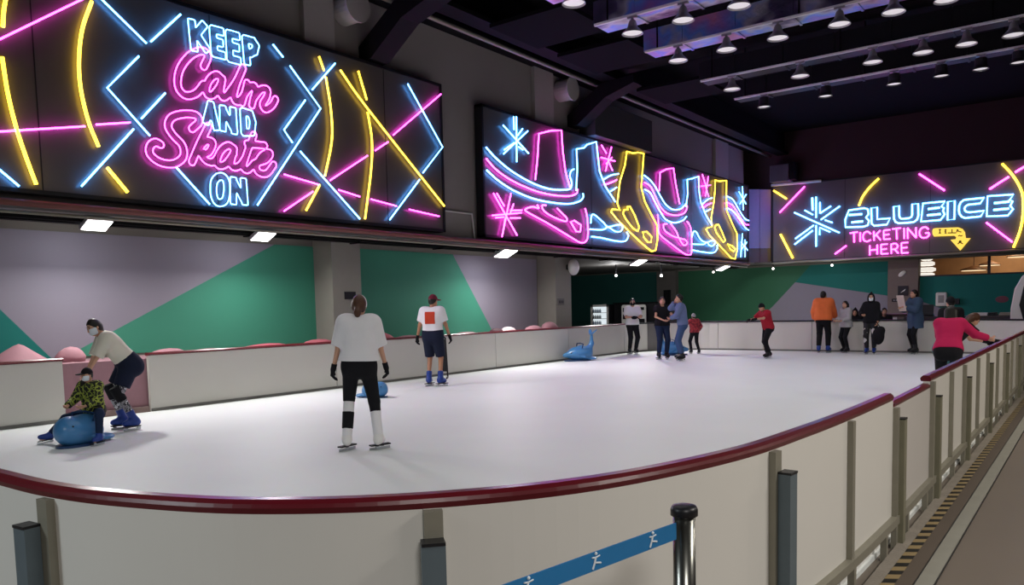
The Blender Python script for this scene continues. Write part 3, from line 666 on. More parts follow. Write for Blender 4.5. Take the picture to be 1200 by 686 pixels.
# belt stanchions
def stanchion(x, y, label):
    t = thing('belt_stanchion', label, 'stanchion', (x, y, 0), 'belt stanchions before the near barrier')
    MB().lathe([(.17, -.028), (.17, -.012), (.15, .0), (.05, .03), (.035, .05)], (x, y, 0), 28).build('base', M_PLASTB, t, smooth=True)
    MB().lathe([(.032, .04), (.032, .945)], (x, y, 0), 24).build('post', M_CHROME, t, smooth=True)
    MB().lathe([(.034, .942), (.039, .945), (.039, .962), (.034, .972), (.02, .976)], (x, y, 0), 24).build('head', M_PLASTB, t, smooth=True)
    return t
SA, SB = np.array([-.943, 2.05]), np.array([-1.195, .47])
stanchion(*SA, 'chrome belt post with black head in front of the barrier'); stanchion(*SB, 'chrome belt post at the free end of the blue belt')
d = (SB-SA)/np.linalg.norm(SB-SA); nrm = np.array([d[1], -d[0]]);
if nrm[0] < 0: nrm = -nrm
q = [SA+d*.045, SB-d*.045]
bt = MB(); bt.prism([(*q[0], .884), (*q[1], .884), (*q[1], .932), (*q[0], .932)], (*(nrm*.004), 0))
belt = tag(bt.build('barrier_belt', mat('belt_blue', '#1e6fa6', .6, var=.05, scale=30)), 'blue fabric belt with small white skater prints, hooked to the post', 'belt')
pr = MB()
for k in np.arange(.16, 1.5, .24):
    o = SA+d*k; w = lambda a, z: (*(o+d*a+nrm*.0052), .908+z)
    for (a, b, r) in (((.0, .012), (.004, -.002), .0032), ((.004, -.002), (.012, -.018), .0028), ((.004, -.002), (-.02, -.008), .0024), ((.0, .01), (-.016, .012), .002), ((.0, .01), (.014, .012), .002)):
        pr.tube([w(*a), w(*b)], r, 5)
    pr.ball(w(-.001, .02), .0045, 8)
po = pr.build('skater_print', mat('belt_white', '#dfe6ea', .6)); po.location = Vector(po.location)-Vector(belt.location); po.parent = belt

# ------------------------------------------------------------------ ceiling: beams, ducts, tracks, lamps
def blk(name, label, mb, cat='beam', m=M_BEAM, group=None): return tag(mb.build(name, m), label, cat, group)
wb_ = MB(); wb_.box((-12.42, -2, 7.98), (-12.0, 34.1, 8.08)); wb_.box((-12.3, -2, 8.08), (-12.15, 34.1, 8.5)); wb_.box((-12.42, -2, 8.5), (-12.0, 34.1, 8.68))
blk('wall_beam', 'long black steel beam along the top of the left wall', wb_)
wb_ = MB(); wb_.box((-11.3, -2, 7.75), (-10.85, 34.1, 7.85)); wb_.box((-11.15, -2, 7.85), (-11.0, 34.1, 8.68))
blk('roof_beam', 'black roof beam running beside the left wall beam', wb_)
tag(MB().tube([(-11.6, -2, 7.75), (-11.6, 34, 7.75)], .05, 10).build('pipe', M_STEEL, smooth=True), 'grey pipe running under the black beams at the left wall', 'pipe')
for y, lb in ((11.1, 'black sloping knee brace above the KEEP Calm sign'), (19.0, 'black sloping knee brace above the pink boot of the skate sign')):
    m = MB(); m.prism([(-12.44, y+.35, 6.7), (-12.44, y+.35, 7.0), (-11.3, y+.35, 7.72), (-10.3, y+.35, 7.75), (-10.3, y+.35, 7.55), (-11.2, y+.35, 7.3), (-12.1, y+.35, 6.7)], (0, .5, 0))
    blk('knee_brace', lb, m, 'brace', group='black knee braces on the left wall')
    blk('cross_beam', lb.replace('sloping knee brace', 'cross beam running out from the brace'), MB().box((-10.84, y+.3, 7.98), (8.5, y+.9, 8.68)), 'beam', group='black cross beams')
for (a, b, lb) in ((9.98, 10.72, 'grey wall pilaster above the KEEP Calm sign'), (17.6, 18.5, 'grey wall pilaster above the pink boot of the skate sign'), (29.9, 31.2, 'grey wall pilaster at the far end of the left wall')):
    struct('trim_1' + str(int(a)), MB().box((-12.45, a, 6.4), (-12.33, b, 8.0)), M_PIL)
for y, lb in ((11.05, 'round grey duct stub above the KEEP Calm sign'), (18.95, 'round grey duct stub beside the middle pilaster')):
    m = MB(); m.tube([(-12.44, y, 7.6), (-12.0, y, 7.6)], .29, 24); m.tube([(-12.02, y, 7.6), (-11.97, y, 7.6)], .32, 24)
    tag(m.build('duct_stub', M_PIL, smooth=False), lb, 'duct', 'round duct stubs on the left wall')
blk('wall_box', 'dark square duct box on the wall above the yellow boot', MB().box((-12.44, 20.0, 6.5), (-11.9, 23.6, 7.5)), 'duct', mat('duct_dark', '#3a3736', .7))
ROWS = [(12.1, [-7.6, -6.5, -5.4, -4.3, -3.2], 'first'), (14.15, [-7.54, -6.47, -5.39, -4.25, -3.25, -2.3], 'second'), (16.35, [-7.6, -6.5, -5.42, -4.23, -3.27, -2.4, -1.5], 'third'),
        (19.4, [-7.57, -5.9, -4.3, -3.28, -2.46, -1.62, -.8], 'fourth'), (21.72, [-7.57, -5.95, -4.31, -3.27, -2.45, -1.7, -.9], 'fifth')]
def foil(name, off):  # neon reflections painted into the silver foil as blue, violet and pink patches
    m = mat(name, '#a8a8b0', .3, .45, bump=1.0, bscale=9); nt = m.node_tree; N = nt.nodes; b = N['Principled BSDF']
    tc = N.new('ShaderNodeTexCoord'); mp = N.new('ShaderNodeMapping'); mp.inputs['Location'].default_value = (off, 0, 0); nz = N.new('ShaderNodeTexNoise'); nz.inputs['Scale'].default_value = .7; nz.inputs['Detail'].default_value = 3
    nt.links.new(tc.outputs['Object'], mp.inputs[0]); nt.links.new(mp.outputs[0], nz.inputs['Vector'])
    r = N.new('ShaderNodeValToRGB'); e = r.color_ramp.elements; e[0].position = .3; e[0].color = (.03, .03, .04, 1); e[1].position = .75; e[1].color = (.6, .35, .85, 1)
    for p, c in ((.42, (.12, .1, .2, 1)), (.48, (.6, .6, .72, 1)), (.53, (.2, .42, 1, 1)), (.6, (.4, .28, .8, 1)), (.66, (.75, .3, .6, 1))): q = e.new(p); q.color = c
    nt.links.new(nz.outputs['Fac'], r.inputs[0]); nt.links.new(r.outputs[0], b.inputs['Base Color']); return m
FOIL_REFL = [foil('duct_foil_refl_first', 0), foil('duct_foil_refl_second', 7.3), foil('duct_foil_refl_third', 3.1)]
dn = ['nearest', 'second nearest', 'middle', 'second farthest', 'farthest']
cnt = ['leftmost', 'second from the left', 'third from the left', 'fourth from the left', 'fifth from the left', 'sixth from the left', 'rightmost']
def track_lamp(x, y, label, bell, group):
    t = thing('track_lamp', label, 'lamp', (x, y, 6.86), group)
    if bell: prof = [(.06, .26), (.075, .22), (.1, .13), (.165, .06), (.205, .02), (.21, 0)]
    else: prof = [(.12, .26), (.13, .25), (.135, .08), (.17, .03), (.175, 0)]
    k = len(prof); inner = [(r-.012, z+.006) for r, z in prof[::-1]][:-1]
    m = MB(); n = 20; vs = []; al = prof+inner
    for (r, z) in al: vs += [(x+r*math.cos(2*PI*j/n), y+r*math.sin(2*PI*j/n), 6.86+z) for j in range(n)]
    fs = [(i*n+j, i*n+(j+1) % n, (i+1)*n+(j+1) % n, (i+1)*n+j)[::-1] for i in range(len(al)-1) for j in range(n)]
    fs.append(tuple(range(n))); m.add(vs, fs); m.build('shade', M_LAMPB if bell else mat('lamp_housing_dark', '#3c3a40', .4, .3), t, smooth=False)
    MB().lathe([(.01, .028), (prof[-1][0]-.02, .03), (prof[-1][0]-.02, .034)], (x, y, 6.86), 20).build('lens', M_LAMPE, t)
    MB().tube([(x, y, 7.1), (x, y, 7.2)], .03, 8).build('stem', M_LAMPB, t)
    MB().box((x-.1, y-.03, 7.16), (x+.1, y+.03, 7.2)).build('clamp', M_LAMPB, t)
    l = bpy.data.lights.new('track_lamp_beam', 'SPOT'); l.energy = LAMP_W; l.spot_size = math.radians(130); l.spot_blend = .6; l.shadow_soft_size = .15; l.color = (1, .985, .97)
    o = bpy.data.objects.new('track_lamp_beam', l); COL.objects.link(o); o.location = (x, y, 6.85)
for k, (y, xs, nm) in enumerate(ROWS):
    x0 = -8.4
    t = thing('lighting_track', 'white lighting track of the %s lamp row under the black ceiling' % dn[k], 'track', (0, y, 7.2), 'white lighting tracks')
    MB().box((x0, y-.028, 7.2), (8.4, y+.028, 7.245)).build('rail', M_RAIL, t)
    for xx in (x0+.3, -5.0, -2.0, 2, 5): MB().tube([(xx, y, 7.24), (xx, y, 8.7)], .02, 6).build('hanger', M_BEAM, t)
    m = MB(); m.box((x0-.1, y+.12, 7.28), (8.4, y+.72, 7.74))
    for xx in np.arange(x0+.8, 8, 1.2): m.box((xx, y+.1, 7.26), (xx+.05, y+.74, 7.76))
    if k < 3:
        tag(m.build('foil_duct', FOIL_REFL[k]), 'crumpled shiny foil duct over the %s lamp row' % dn[k], 'duct', 'shiny foil ducts')
    else:
        blk('roof_duct', 'dark duct over the %s lamp row' % dn[k], m, 'duct', mat('duct_black', '#141418', .5), 'dark roof ducts')
    for i, x in enumerate(xs):
        pos = cnt[i] if i < len(xs)-1 else 'rightmost'
        track_lamp(x, y, ('grey bell lamp, %s in the %s lamp row' if k < 4 else 'short drum lamp, %s in the %s lamp row') % (pos, dn[k]), k < 4, 'track lamps in the %s row' % dn[k])
# black baffle boards between the wall and the track ends
for y, lb in ((10.4, 'black ceiling baffle board nearest the KEEP Calm sign'), (14.4, 'black ceiling baffle board left of the second lamp row'), (17.0, 'black ceiling baffle board left of the third lamp row'), (21.0, 'black ceiling baffle board farthest back on the left')):
    blk('ceiling_baffle', lb, MB().box((-10.6, y-.9, 7.5), (-8.7, y+.9, 7.58)), 'baffle', mat('baffle_black', '#0d0d0f', .9, spec=.1), 'black baffle boards')
# loudspeaker over the corner
c = ony(917, 208, 33.6)
t = thing('wall_speaker', 'small grey box speaker above the corner of the ticketing sign', 'speaker', (c[0], 33.7, 6.55))
MB().box((c[0]-.45, 33.3, 6.55), (c[0]+.35, 33.9, 7.25)).build('cabinet', mat('speaker_grey', '#4a474b', .6), t, bevel=.03)
MB().box((c[0]+.36, 33.35, 6.6), (c[0]+.55, 33.95, 7.3)).build('bracket', M_BEAM, t)
#PART2
# ------------------------------------------------------------------ pink rock scenery on the left ledge
lg = MB(); lg.box((-13.55, 2.5, -.03), (-12.4, 10.97, .86)); lg.box((-12.99, 10.97, -.03), (-12.4, 19.34, .86))
lg.box((-13.55, 11.8, -.03), (-13.0, 19.34, .86))
tag(lg.build('scenery_base', M_PINK), 'long pink foam base behind the left side boards', 'scenery base')
tag(MB().box((-12.36, 5.24, -.0), (-12.3, 6.5, .09)).build('door_sill', mat('sill_brown', '#7a6560', .7)), 'low brown sill across the opening in the left side boards', 'sill')
def rock(x, y, z, rx, ry, rz, label, seed, peak=False, m=None):
    r = np.random.RandomState(seed); b = MB(); n = 14; k = 7; vs = []
    ph = r.uniform(0, 6.28, 4)
    for i in range(k+1):
        th = PI*i/k
        for j in range(n):
            a = 2*PI*j/n
            q = 1+.14*math.sin(2*a+ph[0])*math.sin(th)+.1*math.sin(3*a+ph[1]+th*2)+.06*r.uniform(-1, 1)
            p = np.array([math.sin(th)*math.cos(a)*rx*q, math.sin(th)*math.sin(a)*ry*q, math.cos(th)*rz])
            if peak: p[0] *= (1-.75*max(0, p[2]/rz)); p[1] *= (1-.75*max(0, p[2]/rz))
            vs.append((x+p[0], y+p[1], max(z+p[2], .862)))
    fs = [(i*n+j, (i+1)*n+j, (i+1)*n+(j+1) % n, i*n+(j+1) % n) for i in range(k) for j in range(n)]
    b.add(vs, fs); return tag(b.build('pink_rock', m or M_PINKR, smooth=True), label, 'rock', 'pink foam rocks on the left ledge')
rock(-12.85, 4.85, .86, .3, .55, .32, 'largest pink rock, a pointed mound left of the masked lady', 1, True)
rock(-12.8, 4.2, .88, .22, .3, .12, 'low pale pink rock at the left picture edge', 2, m=mat('pale_rock', '#d9b8bc', .7))
rock(-12.8, 6.3, .93, .12, .13, .16, 'small round pink rock right of the masked lady, above the opening', 3)
rock(-12.9, 5.6, .9, .15, .2, .2, 'pink rock half hidden behind the masked lady', 4)
rock(-12.75, 7.15, .88, .2, .35, .11, 'flat pink rock at the right edge of the opening', 5)
rock(-12.75, 7.9, .87, .2, .4, .08, 'flat pink rock below the big green triangle', 6, m=M_PINK)
rock(-12.85, 9.2, .87, .22, .55, .1, 'long flat reddish rock below the right half of the green triangle', 7, m=mat('red_rock', '#a8505f', .7))
rock(-12.8, 10.4, .88, .2, .35, .12, 'reddish rock left of the first grey pillar', 8, m=mat('red_rock2', '#b0606c', .7))
rock(-12.7, 12.0, .9, .2, .3, .17, 'reddish pink rock behind the woman in the white tee', 9, m=mat('red_rock3', '#b8626f', .7))
rock(-12.8, 13.0, .87, .2, .4, .1, 'pink rock left of the man in the burgundy cap', 10)
rock(-12.75, 15.0, .87, .22, .5, .1, 'pink rock just right of the man in the burgundy cap', 11)
rock(-12.75, 16.2, .9, .16, .2, .12, 'dark capped rock under the slanted edge of the green paint', 12, m=mat('dark_rock', '#4a3038', .7))
rock(-12.8, 16.8, .9, .16, .25, .14, 'whitish rock under the grey part of the far side wall', 13, m=mat('pale_rock2', '#e6d2d4', .7))
rock(-12.75, 17.9, .88, .2, .4, .16, 'pink rock before the second grey pillar', 14)
rock(-12.75, 18.7, .92, .18, .3, .2, 'tallest pink rock next to the second grey pillar', 15)

# pillar fittings
t = thing('wall_lamp', 'white oval lamp on the corner of the second grey pillar', 'lamp', (-12.8, 20.25, 2.62), None)
MB().ball((-12.72, 20.0, 2.72), (.16, .2, .25), 16).build('shade', M_WHITE, t, smooth=True)
MB().box((-12.96, 19.95, 2.65), (-12.8, 20.05, 2.8)).build('bracket', M_PLASTB, t)
p = onx(411, 347, -12.97); tag(MB().box((-13.0, p[1]-.15, p[2]-.07), (-12.975, p[1]+.15, p[2]+.09)).build('pillar_sign', M_PLASTB), 'small black sign on the first grey pillar, behind the brown haired woman', 'sign')
p = onx(658, 354, -12.92); m = MB(); m.box((-12.95, p[1]-.17, p[2]-.1), (-12.93, p[1]+.17, p[2]+.1), 0)
for k in (-.09, .0, .09): m.box((-12.931, p[1]+k-.03, p[2]-.04), (-12.928, p[1]+k+.03, p[2]+.04), 1)
tag(m.build('pillar_sign', [mat('sign_grey', '#6a6862', .6), M_PLASTB]), 'small grey notice on the second grey pillar', 'sign')

# ------------------------------------------------------------------ back of the hall
# small downlights under the far soffit
for (px, py, lb) in ((722, 323, 'tiny downlight left of the dark column'), (775, 323, 'tiny downlight above the dark column'), (836, 319, 'tiny downlight right of the dark column, above the forest green paint'), (906, 315, 'tiny downlight under the left end of the ticketing sign'), (975, 311, 'tiny downlight under the pink word HERE')):
    q = ony(px, py, 28.3 if px < 800 else 34.9)
    t = thing('downlight', lb, 'lamp', (q[0], q[1], q[2]), 'tiny downlights at the far wall')
    MB().ball(q, .055, 10).build('bulb', M_DOT, t, smooth=True)
    MB().tube([q+np.array([0, 0, .05]), (q[0], q[1], 3.2)], .03, 8).build('stem', M_PLASTB, t)
    l = bpy.data.lights.new('downlight_beam', 'POINT'); l.energy = 62 if px < 800 else 9; l.shadow_soft_size = .06
    o = bpy.data.objects.new('downlight_beam', l); COL.objects.link(o); o.location = (q[0], q[1]-(.08 if px < 800 else 1.2), q[2]-(.12 if px < 800 else .35))
# drinks cooler, counter, price board
def at_y(px, py, Y): return ony(px, py, Y)
Yc = 31.0
a, b = at_y(693, 381, Yc), at_y(713, 357, Yc)
t = thing('drinks_cooler', 'lit white drinks cooler with rows of bottles at the far left', 'cooler', (a[0]+.3, Yc, -.03))
zt = b[2]
m = MB(); m.box((a[0], Yc, -.03), (b[0], Yc+.7, zt)); m.build('body', M_PLASTB, t)
m = MB(); m.box((a[0], Yc-.05, .1), (a[0]+.12, Yc, zt)); m.box((b[0]-.08, Yc-.05, .1), (b[0], Yc, zt)); m.box((a[0], Yc-.05, zt-.1), (b[0], Yc, zt)); m.build('door_frame', M_WHITE, t)
MB().box((a[0]+.12, Yc-.02, .15), (b[0]-.08, Yc-.005, zt-.1)).build('lit_back', emat('cooler_glow', (.85, .95, 1), .8), t)
for k in range(4):
    z = zt-.36-.27*k; m = MB(); m.box((a[0]+.12, Yc-.14, z-.02), (b[0]-.08, Yc-.02, z)); sh = m.build('shelf', M_STEEL, t)
    m = MB()
    for j in range(6): m.lathe([(.028, 0), (.03, .1), (.012, .14), (.012, .18)], (a[0]+.17+j*.075, Yc-.08, z), 8)
    m.build('bottle_row', M_PLASTB if k % 2 else M_BLUED, sh)
a, b = at_y(719.5, 381, 31.3), at_y(768, 355, 31.3)
t = thing('refreshment_counter', 'tall black counter unit behind the staff man in white', 'counter', ((a[0]+b[0])/2, 31.3, -.03))
MB().box((a[0], 31.3, -.03), (b[0], 31.9, b[2])).build('body', M_PLASTB, t, bevel=.02)
MB().box((a[0]-.03, 31.25, b[2]), (b[0]+.03, 31.95, b[2]+.04)).build('top', M_BEAM, t)
a, b = at_y(728, 381, 31.0), at_y(756, 357, 31.0)
t = thing('menu_board', 'white menu board with rounded corners behind the staff man', 'board', ((a[0]+b[0])/2, 31.1, a[2]-.9))
xs0, xs1, z0, z1 = a[0], b[0], a[2], b[2]; r = .1
pl = [(x+r*math.cos(k), z+r*math.sin(k)) for (x, z, k0) in ((xs1-r, z1-r, 0), (xs0+r, z1-r, PI/2), (xs0+r, z0+r, PI), (xs1-r, z0+r, 1.5*PI)) for k in np.linspace(k0, k0+PI/2, 5)]
MB().prism([(x, 31.1, z) for x, z in pl], (0, -.06, 0)).build('panel', M_WHITE, t)
m = MB()
for (u, v, w, h) in ((.78, .8, .16, .07), (.78, .45, .08, .1), (.86, .2, .1, .1), (.7, .2, .06, .14), (.16, .75, .1, .1), (.16, .4, .1, .12)):
    m.box((xs0+(u-w)*(xs1-xs0), 31.03, z0+(v-h)*(z1-z0)), (xs0+(u+w)*(xs1-xs0), 31.045, z0+(v+h)*(z1-z0)))
m.build('print', M_PLASTB, t)
m = MB(); m.box((xs0+.1, 31.1, -.03), (xs0+.16, 31.16, z0+.1)); m.box((xs1-.16, 31.1, -.03), (xs1-.1, 31.16, z0+.1)); m.build('legs', M_STEEL, t)
# dark notices on the dark column
a, b = at_y(778, 358, 35.13), at_y(786, 340, 35.13)
t = tag(MB().box((a[0], 35.1, a[2]), (a[0]+(b[0]-a[0])*.46, 35.15, b[2])).box((a[0]+(b[0]-a[0])*.54, 35.1, a[2]), (b[0], 35.15, b[2])).build('column_notice', M_PLASTB), 'tall black double notice on the dark column, over the couple', 'sign')
# column signs on the brownish column
p = at_y(1057, 321, 35.1); t = tag(MB().ball((p[0], 35.13, p[2]), (.17, .04, .09), 14, mtx=np.array([[.8, 0, -.6], [0, 1, 0], [.6, 0, .8]])).build('wall_light', M_WHITE, smooth=True), 'small white oval light on the brownish column', 'lamp')
a, b = at_y(1052, 347, 35.1), at_y(1064, 335, 35.1)
m = MB(); m.box((a[0], 35.11, a[2]), (b[0], 35.15, b[2]), 0); m.prism([(a[0]+.1, 35.105, a[2]+.12), (b[0]-.12, 35.105, a[2]+.2), (b[0]-.08, 35.105, b[2]-.12), (a[0]+.16, 35.105, b[2]-.22)], (0, .01, 0), 1)
tag(m.build('column_sign', [M_PLASTB, M_WHITE]), 'black square sign with a white mark on the brownish column', 'sign')
a, b = at_y(1045, 354, 35.1), at_y(1056, 350, 35.1)
m = MB(); m.box((a[0], 35.11, a[2]), (b[0], 35.15, b[2]), 0)
for k in range(4): m.box((a[0]+.06+k*.09, 35.1, a[2]+.05), (a[0]+.11+k*.09, 35.11, b[2]-.05), 1)
tag(m.build('column_sign', [M_PLASTB, M_LAMPB]), 'narrow dark strip sign low on the brownish column', 'sign')
# ticket counter behind the back boards
p0, p1 = at_y(1040, 380, 27.5), at_y(1062, 368, 27.5)
t = thing('ticket_desk', 'low brown desk behind the back boards under the brownish column', 'desk', ((p0[0]+p1[0])/2, 27.6, -.03))
MB().box((p0[0], 27.4, .0), (p1[0], 27.9, p1[2]-.05)).build('body', M_COLB, t); MB().box((p0[0]-.05, 27.35, p1[2]-.05), (p1[0]+.05, 27.95, p1[2])).build('top', mat('desk_top', '#4a3a34', .5), t)
MB().box((p0[0]+.05, 27.38, p1[2]-.3), (p0[0]+.3, 27.4, p1[2]-.1)).build('notice', M_WHITE, t)
p = at_y(1042, 365, 26.9)
# small black bin
p0 = at_y(1087, 376, 26.5)
t = thing('cash_terminal', 'small black terminal standing on the counter right of the denim coat', 'terminal', (p0[0], 26.5, 1.0))
MB().box((p0[0]-.16, 26.4, 1.0), (p0[0]+.16, 26.6, 1.05)).build('base', M_PLASTB, t); MB().obox((p0[0], 26.5, 1.2), (.16, 0, 0), (0, .02, .0), (0, .04, .15)).build('screen', M_PLASTB, t)
x1 = at_y(1200, 375, 26.5)[0]
tag(MB().box((p0[0]-.6, 26.2, -.03), (x1+1.6, 26.8, 1.0)).build('service_counter', mat('counter_dark', '#3b3538', .5), bevel=.01), 'long dark service counter behind the back boards at the right', 'counter')
for (px, lb, w) in ((1150, 'white tray at the left of the service counter', .18), (1163, 'black tray on the middle of the service counter', .13), (1178, 'grey tray beside the white kiosk', .15)):
    p = at_y(px, 375, 26.5); tag(MB().box((p[0]-w, 26.35, 1.0), (p[0]+w, 26.65, 1.05)).box((p[0]-w+.02, 26.37, 1.05), (p[0]+w-.02, 26.63, 1.09)).build('counter_tray', {1150: M_WHITE, 1163: M_PLASTB, 1178: M_STEEL}[px], bevel=.01), lb, 'tray', 'trays on the service counter')
# hand sanitiser style wall dispenser and lamp arm on the far teal wall
p = at_y(1103, 351, 35.4)
t = thing('wall_dispenser', 'white box with grey window on the far teal wall', 'box', (p[0], 35.4, p[2]-.28))
MB().box((p[0]-.2, 35.36, p[2]-.28), (p[0]+.2, 35.49, p[2]+.28)).build('casing', M_WHITE, t, bevel=.05)
MB().box((p[0]-.1, 35.345, p[2]-.14), (p[0]+.1, 35.36, p[2]+.16)).build('window', mat('window_grey', '#9a9a98', .4), t)
p2 = at_y(1119, 353, 35.4); tag(MB().tube([(p[0]+.25, 35.4, p2[2]), (p2[0]-.05, 35.4, p2[2]-.02)], .06, 8).box((p2[0]-.1, 35.3, p2[2]-.12), (p2[0]+.16, 35.49, p2[2]+.1)).build('wall_bracket', M_PLASTB), 'dark bracket right of the white box on the teal wall', 'bracket')
p = at_y(1174, 351, 35.4)
tag(MB().ball((p[0], 35.48, p[2]), (.22, .015, .13), 16).build('wall_sticker', mat('sticker_pink', '#7a4a55', .7)), 'faded pink sticker on the far teal wall', 'sticker')
# white kiosk at the right edge
p = at_y(1190, 375, 25.9); q = at_y(1200, 325, 25.9)
t = thing('ticket_kiosk', 'tall white curved kiosk with black screen at the right edge', 'kiosk', (p[0]+.5, 25.9, -.03))
pr = [(p[0]-.12, -.03), (p[0]-.1, 1.2), (p[0]-.02, 1.75), (p[0]+.15, 2.1), (p[0]+.45, 2.3), (p[0]+.9, 2.35), (p[0]+.9, -.03)]
MB().prism([(x, 25.6, z) for x, z in pr], (0, .5, 0)).build('body', M_WHITE, t, bevel=.03)
MB().prism([(x, 25.595, z) for x, z in [(p[0]+.1, 1.3), (p[0]+.2, 1.85), (p[0]+.35, 2.1), (p[0]+.55, 2.22), (p[0]+.85, 2.25), (p[0]+.85, .9), (p[0]+.2, .9)]], (0, -.012, 0)).build('screen', M_PLASTB, t)
# lamps in the shop behind
for (px, py, lb, w) in ((1141, 317, 'warm hanging lamp in the shop, in the middle of the opening', .5), (1160, 311, 'warm hanging lamp in the shop, right of the middle lamp', .4), (1196, 301, 'warm hanging lamp in the shop at the right picture edge', .5)):
    p = at_y(px, py, 37.8); t = thing('hanging_lamp', lb, 'lamp', (p[0], 37.8, p[2]), 'hanging lamps in the shop')
    MB().lathe([(w, 0), (w*.95, .05), (w*.3, .16), (.05, .2)], (p[0], 37.8, p[2]), 20).build('shade', mat('lamp_brown', '#6a4a30', .5), t, smooth=True)
    MB().lathe([(w*.9, -.02), (w*.9, 0.0)], (p[0], 37.8, p[2]), 20).build('glow_plate', M_WARMR, t)
    MB().tube([(p[0], 37.8, p[2]+.2), (p[0], 37.8, 4.2)], .012, 6).build('cord', M_PLASTB, t)
p = at_y(1086, 314, 36.3); t = thing('pendant_lamp', 'white pendant lamp of stacked discs beside the brownish column', 'lamp', (p[0], 36.3, p[2]-.35))
for z, w in ((-.3, .3), (-.08, .34), (.16, .3), (.38, .22)):
    MB().lathe([(w*.7, -.09), (w, -.05), (w, .05), (w*.7, .09)], (p[0], 36.3, p[2]+z), 20).build('disc', emat('disc_glow', (1, .93, .82), .85) if z == -.3 else bpy.data.materials['disc_glow'], t, smooth=True)
MB().tube([(p[0], 36.3, p[2]-.3), (p[0], 36.3, 4.2)], .02, 6).build('cord', M_PLASTB, t)
struct('trim_10', MB().box((at_y(1159, 310, YB)[0]-.05, YB, 2.42), (at_y(1159, 310, YB)[0]+.05, YB+.1, 3.12)).box((-6, YB-.02, 2.40), (8.5, YB+.1, 2.46)), M_PLASTB)

# ------------------------------------------------------------------ signed-distance figures
def cap_(P, a, b, r1, r2):
    a, b = np.array(a, float), np.array(b, float); d = b-a; t = np.clip(((P-a)@d)/(d@d+1e-9), 0, 1)
    return np.linalg.norm(P-a-t[:, None]*d, axis=1)-(r1+(r2-r1)*t)
def ell_(P, c, r, M=None):
    q = P-np.array(c, float)
    if M is not None: q = q@M
    r = np.array(r, float); k0 = np.linalg.norm(q/r, axis=1); k1 = np.linalg.norm(q/(r*r), axis=1)+1e-9
    return k0*(k0-1)/k1
def smin(a, b, k):
    h = np.maximum(k-np.abs(a-b), 0)/k; return np.minimum(a, b)-h*h*k*.25
def surface_nets(fn, lo, hi, h):
    lo, hi = np.array(lo, float), np.array(hi, float); n = np.maximum(np.ceil((hi-lo)/h).astype(int)+1, 3)
    ax = [lo[i]+h*np.arange(n[i]) for i in range(3)]
    G = np.stack(np.meshgrid(*ax, indexing='ij'), -1).reshape(-1, 3)
    F = fn(G).reshape(n); S = F < 0
    nc = n-1; idx = -np.ones(nc, int)
    cnt = sum(S[i:i+nc[0], j:j+nc[1], k:k+nc[2]].astype(int) for i in (0, 1) for j in (0, 1) for k in (0, 1))
    act = (cnt > 0) & (cnt < 8); C = np.argwhere(act)
    if len(C) == 0: return np.zeros((0, 3)), []
    idx[tuple(C.T)] = np.arange(len(C)); acc = np.zeros((len(C), 3)); num = np.zeros(len(C))
    cor = [(i, j, k) for i in (0, 1) for j in (0, 1) for k in (0, 1)]
    for a in cor:
        for axis in range(3):
            if a[axis]: continue
            b = list(a); b[axis] = 1; ia, ib = C+np.array(a), C+np.array(b)
            fa, fb = F[tuple(ia.T)], F[tuple(ib.T)]; m = (fa < 0) != (fb < 0)
            t = np.where(m, fa/np.where(m, fa-fb, 1), 0); p = np.array(a, float)+np.zeros((len(C), 3)); p[:, axis] += t
            acc += p*m[:, None]; num += m
    V = lo+(C+acc/num[:, None])*h; Q = []
    for axis in range(3):
        u, v = (axis+1) % 3, (axis+2) % 3
        sl0 = [slice(None)]*3; sl1 = [slice(None)]*3; sl0[axis] = slice(0, -1); sl1[axis] = slice(1, None)
        ch = S[tuple(sl0)] != S[tuple(sl1)]; E = np.argwhere(ch)
        E = E[(E[:, u] > 0) & (E[:, v] > 0) & (E[:, u] < n[u]-1) & (E[:, v] < n[v]-1)]
        if len(E) == 0: continue
        ins = S[tuple(E.T)]; q = []
        for du, dv in ((1, 1), (0, 1), (0, 0), (1, 0)):
            e = E.copy(); e[:, u] -= du; e[:, v] -= dv; q.append(idx[tuple(e.T)])
        q = np.stack(q, 1); q[~ins] = q[~ins][:, ::-1]; Q.append(q)
    return V, np.concatenate(Q)
def ik(a, t, l1, l2, pole):
    a, t, pole = np.array(a, float), np.array(t, float), np.array(pole, float); d = t-a; D = np.linalg.norm(d); D2 = min(D, (l1+l2)*.999); d /= D
    x = (l1*l1-l2*l2+D2*D2)/(2*D2); y = math.sqrt(max(l1*l1-x*x, 0)); p = pole-d*(pole@d); p /= np.linalg.norm(p)+1e-9
    return a+d*x+p*y, a+d*D2
def rotm(pitch, yaw, roll=0):
    cp, sp, cy, sy, cr_, sr = math.cos(pitch), math.sin(pitch), math.cos(yaw), math.sin(yaw), math.cos(roll), math.sin(roll)
    Rx = np.array([[1, 0, 0], [0, cp, -sp], [0, sp, cp]]); Rz = np.array([[cy, -sy, 0], [sy, cy, 0], [0, 0, 1]]); Ry = np.array([[cr_, 0, sr], [0, 1, 0], [-sr, 0, cr_]])
    return Rz@Rx@Ry
SKIN = mat('skin', '#c99a7f', .55, var=.04, scale=20); SKIN2 = mat('skin_tan', '#b07f62', .55, var=.04, scale=20)
M_EYE = mat('eye_dark', '#1a1412', .3); M_LIP = mat('lip', '#a3625a', .5)
HB = mat('hair_black', '#17130f', .5, var=.3, scale=60); HBR = mat('hair_brown', '#4a2c1b', .5, var=.3, scale=60)
def cloth(n, c, v=.1): return mat('cloth_'+n, c, .85, var=v, scale=9, bump=.25, bscale=14, spec=.2)
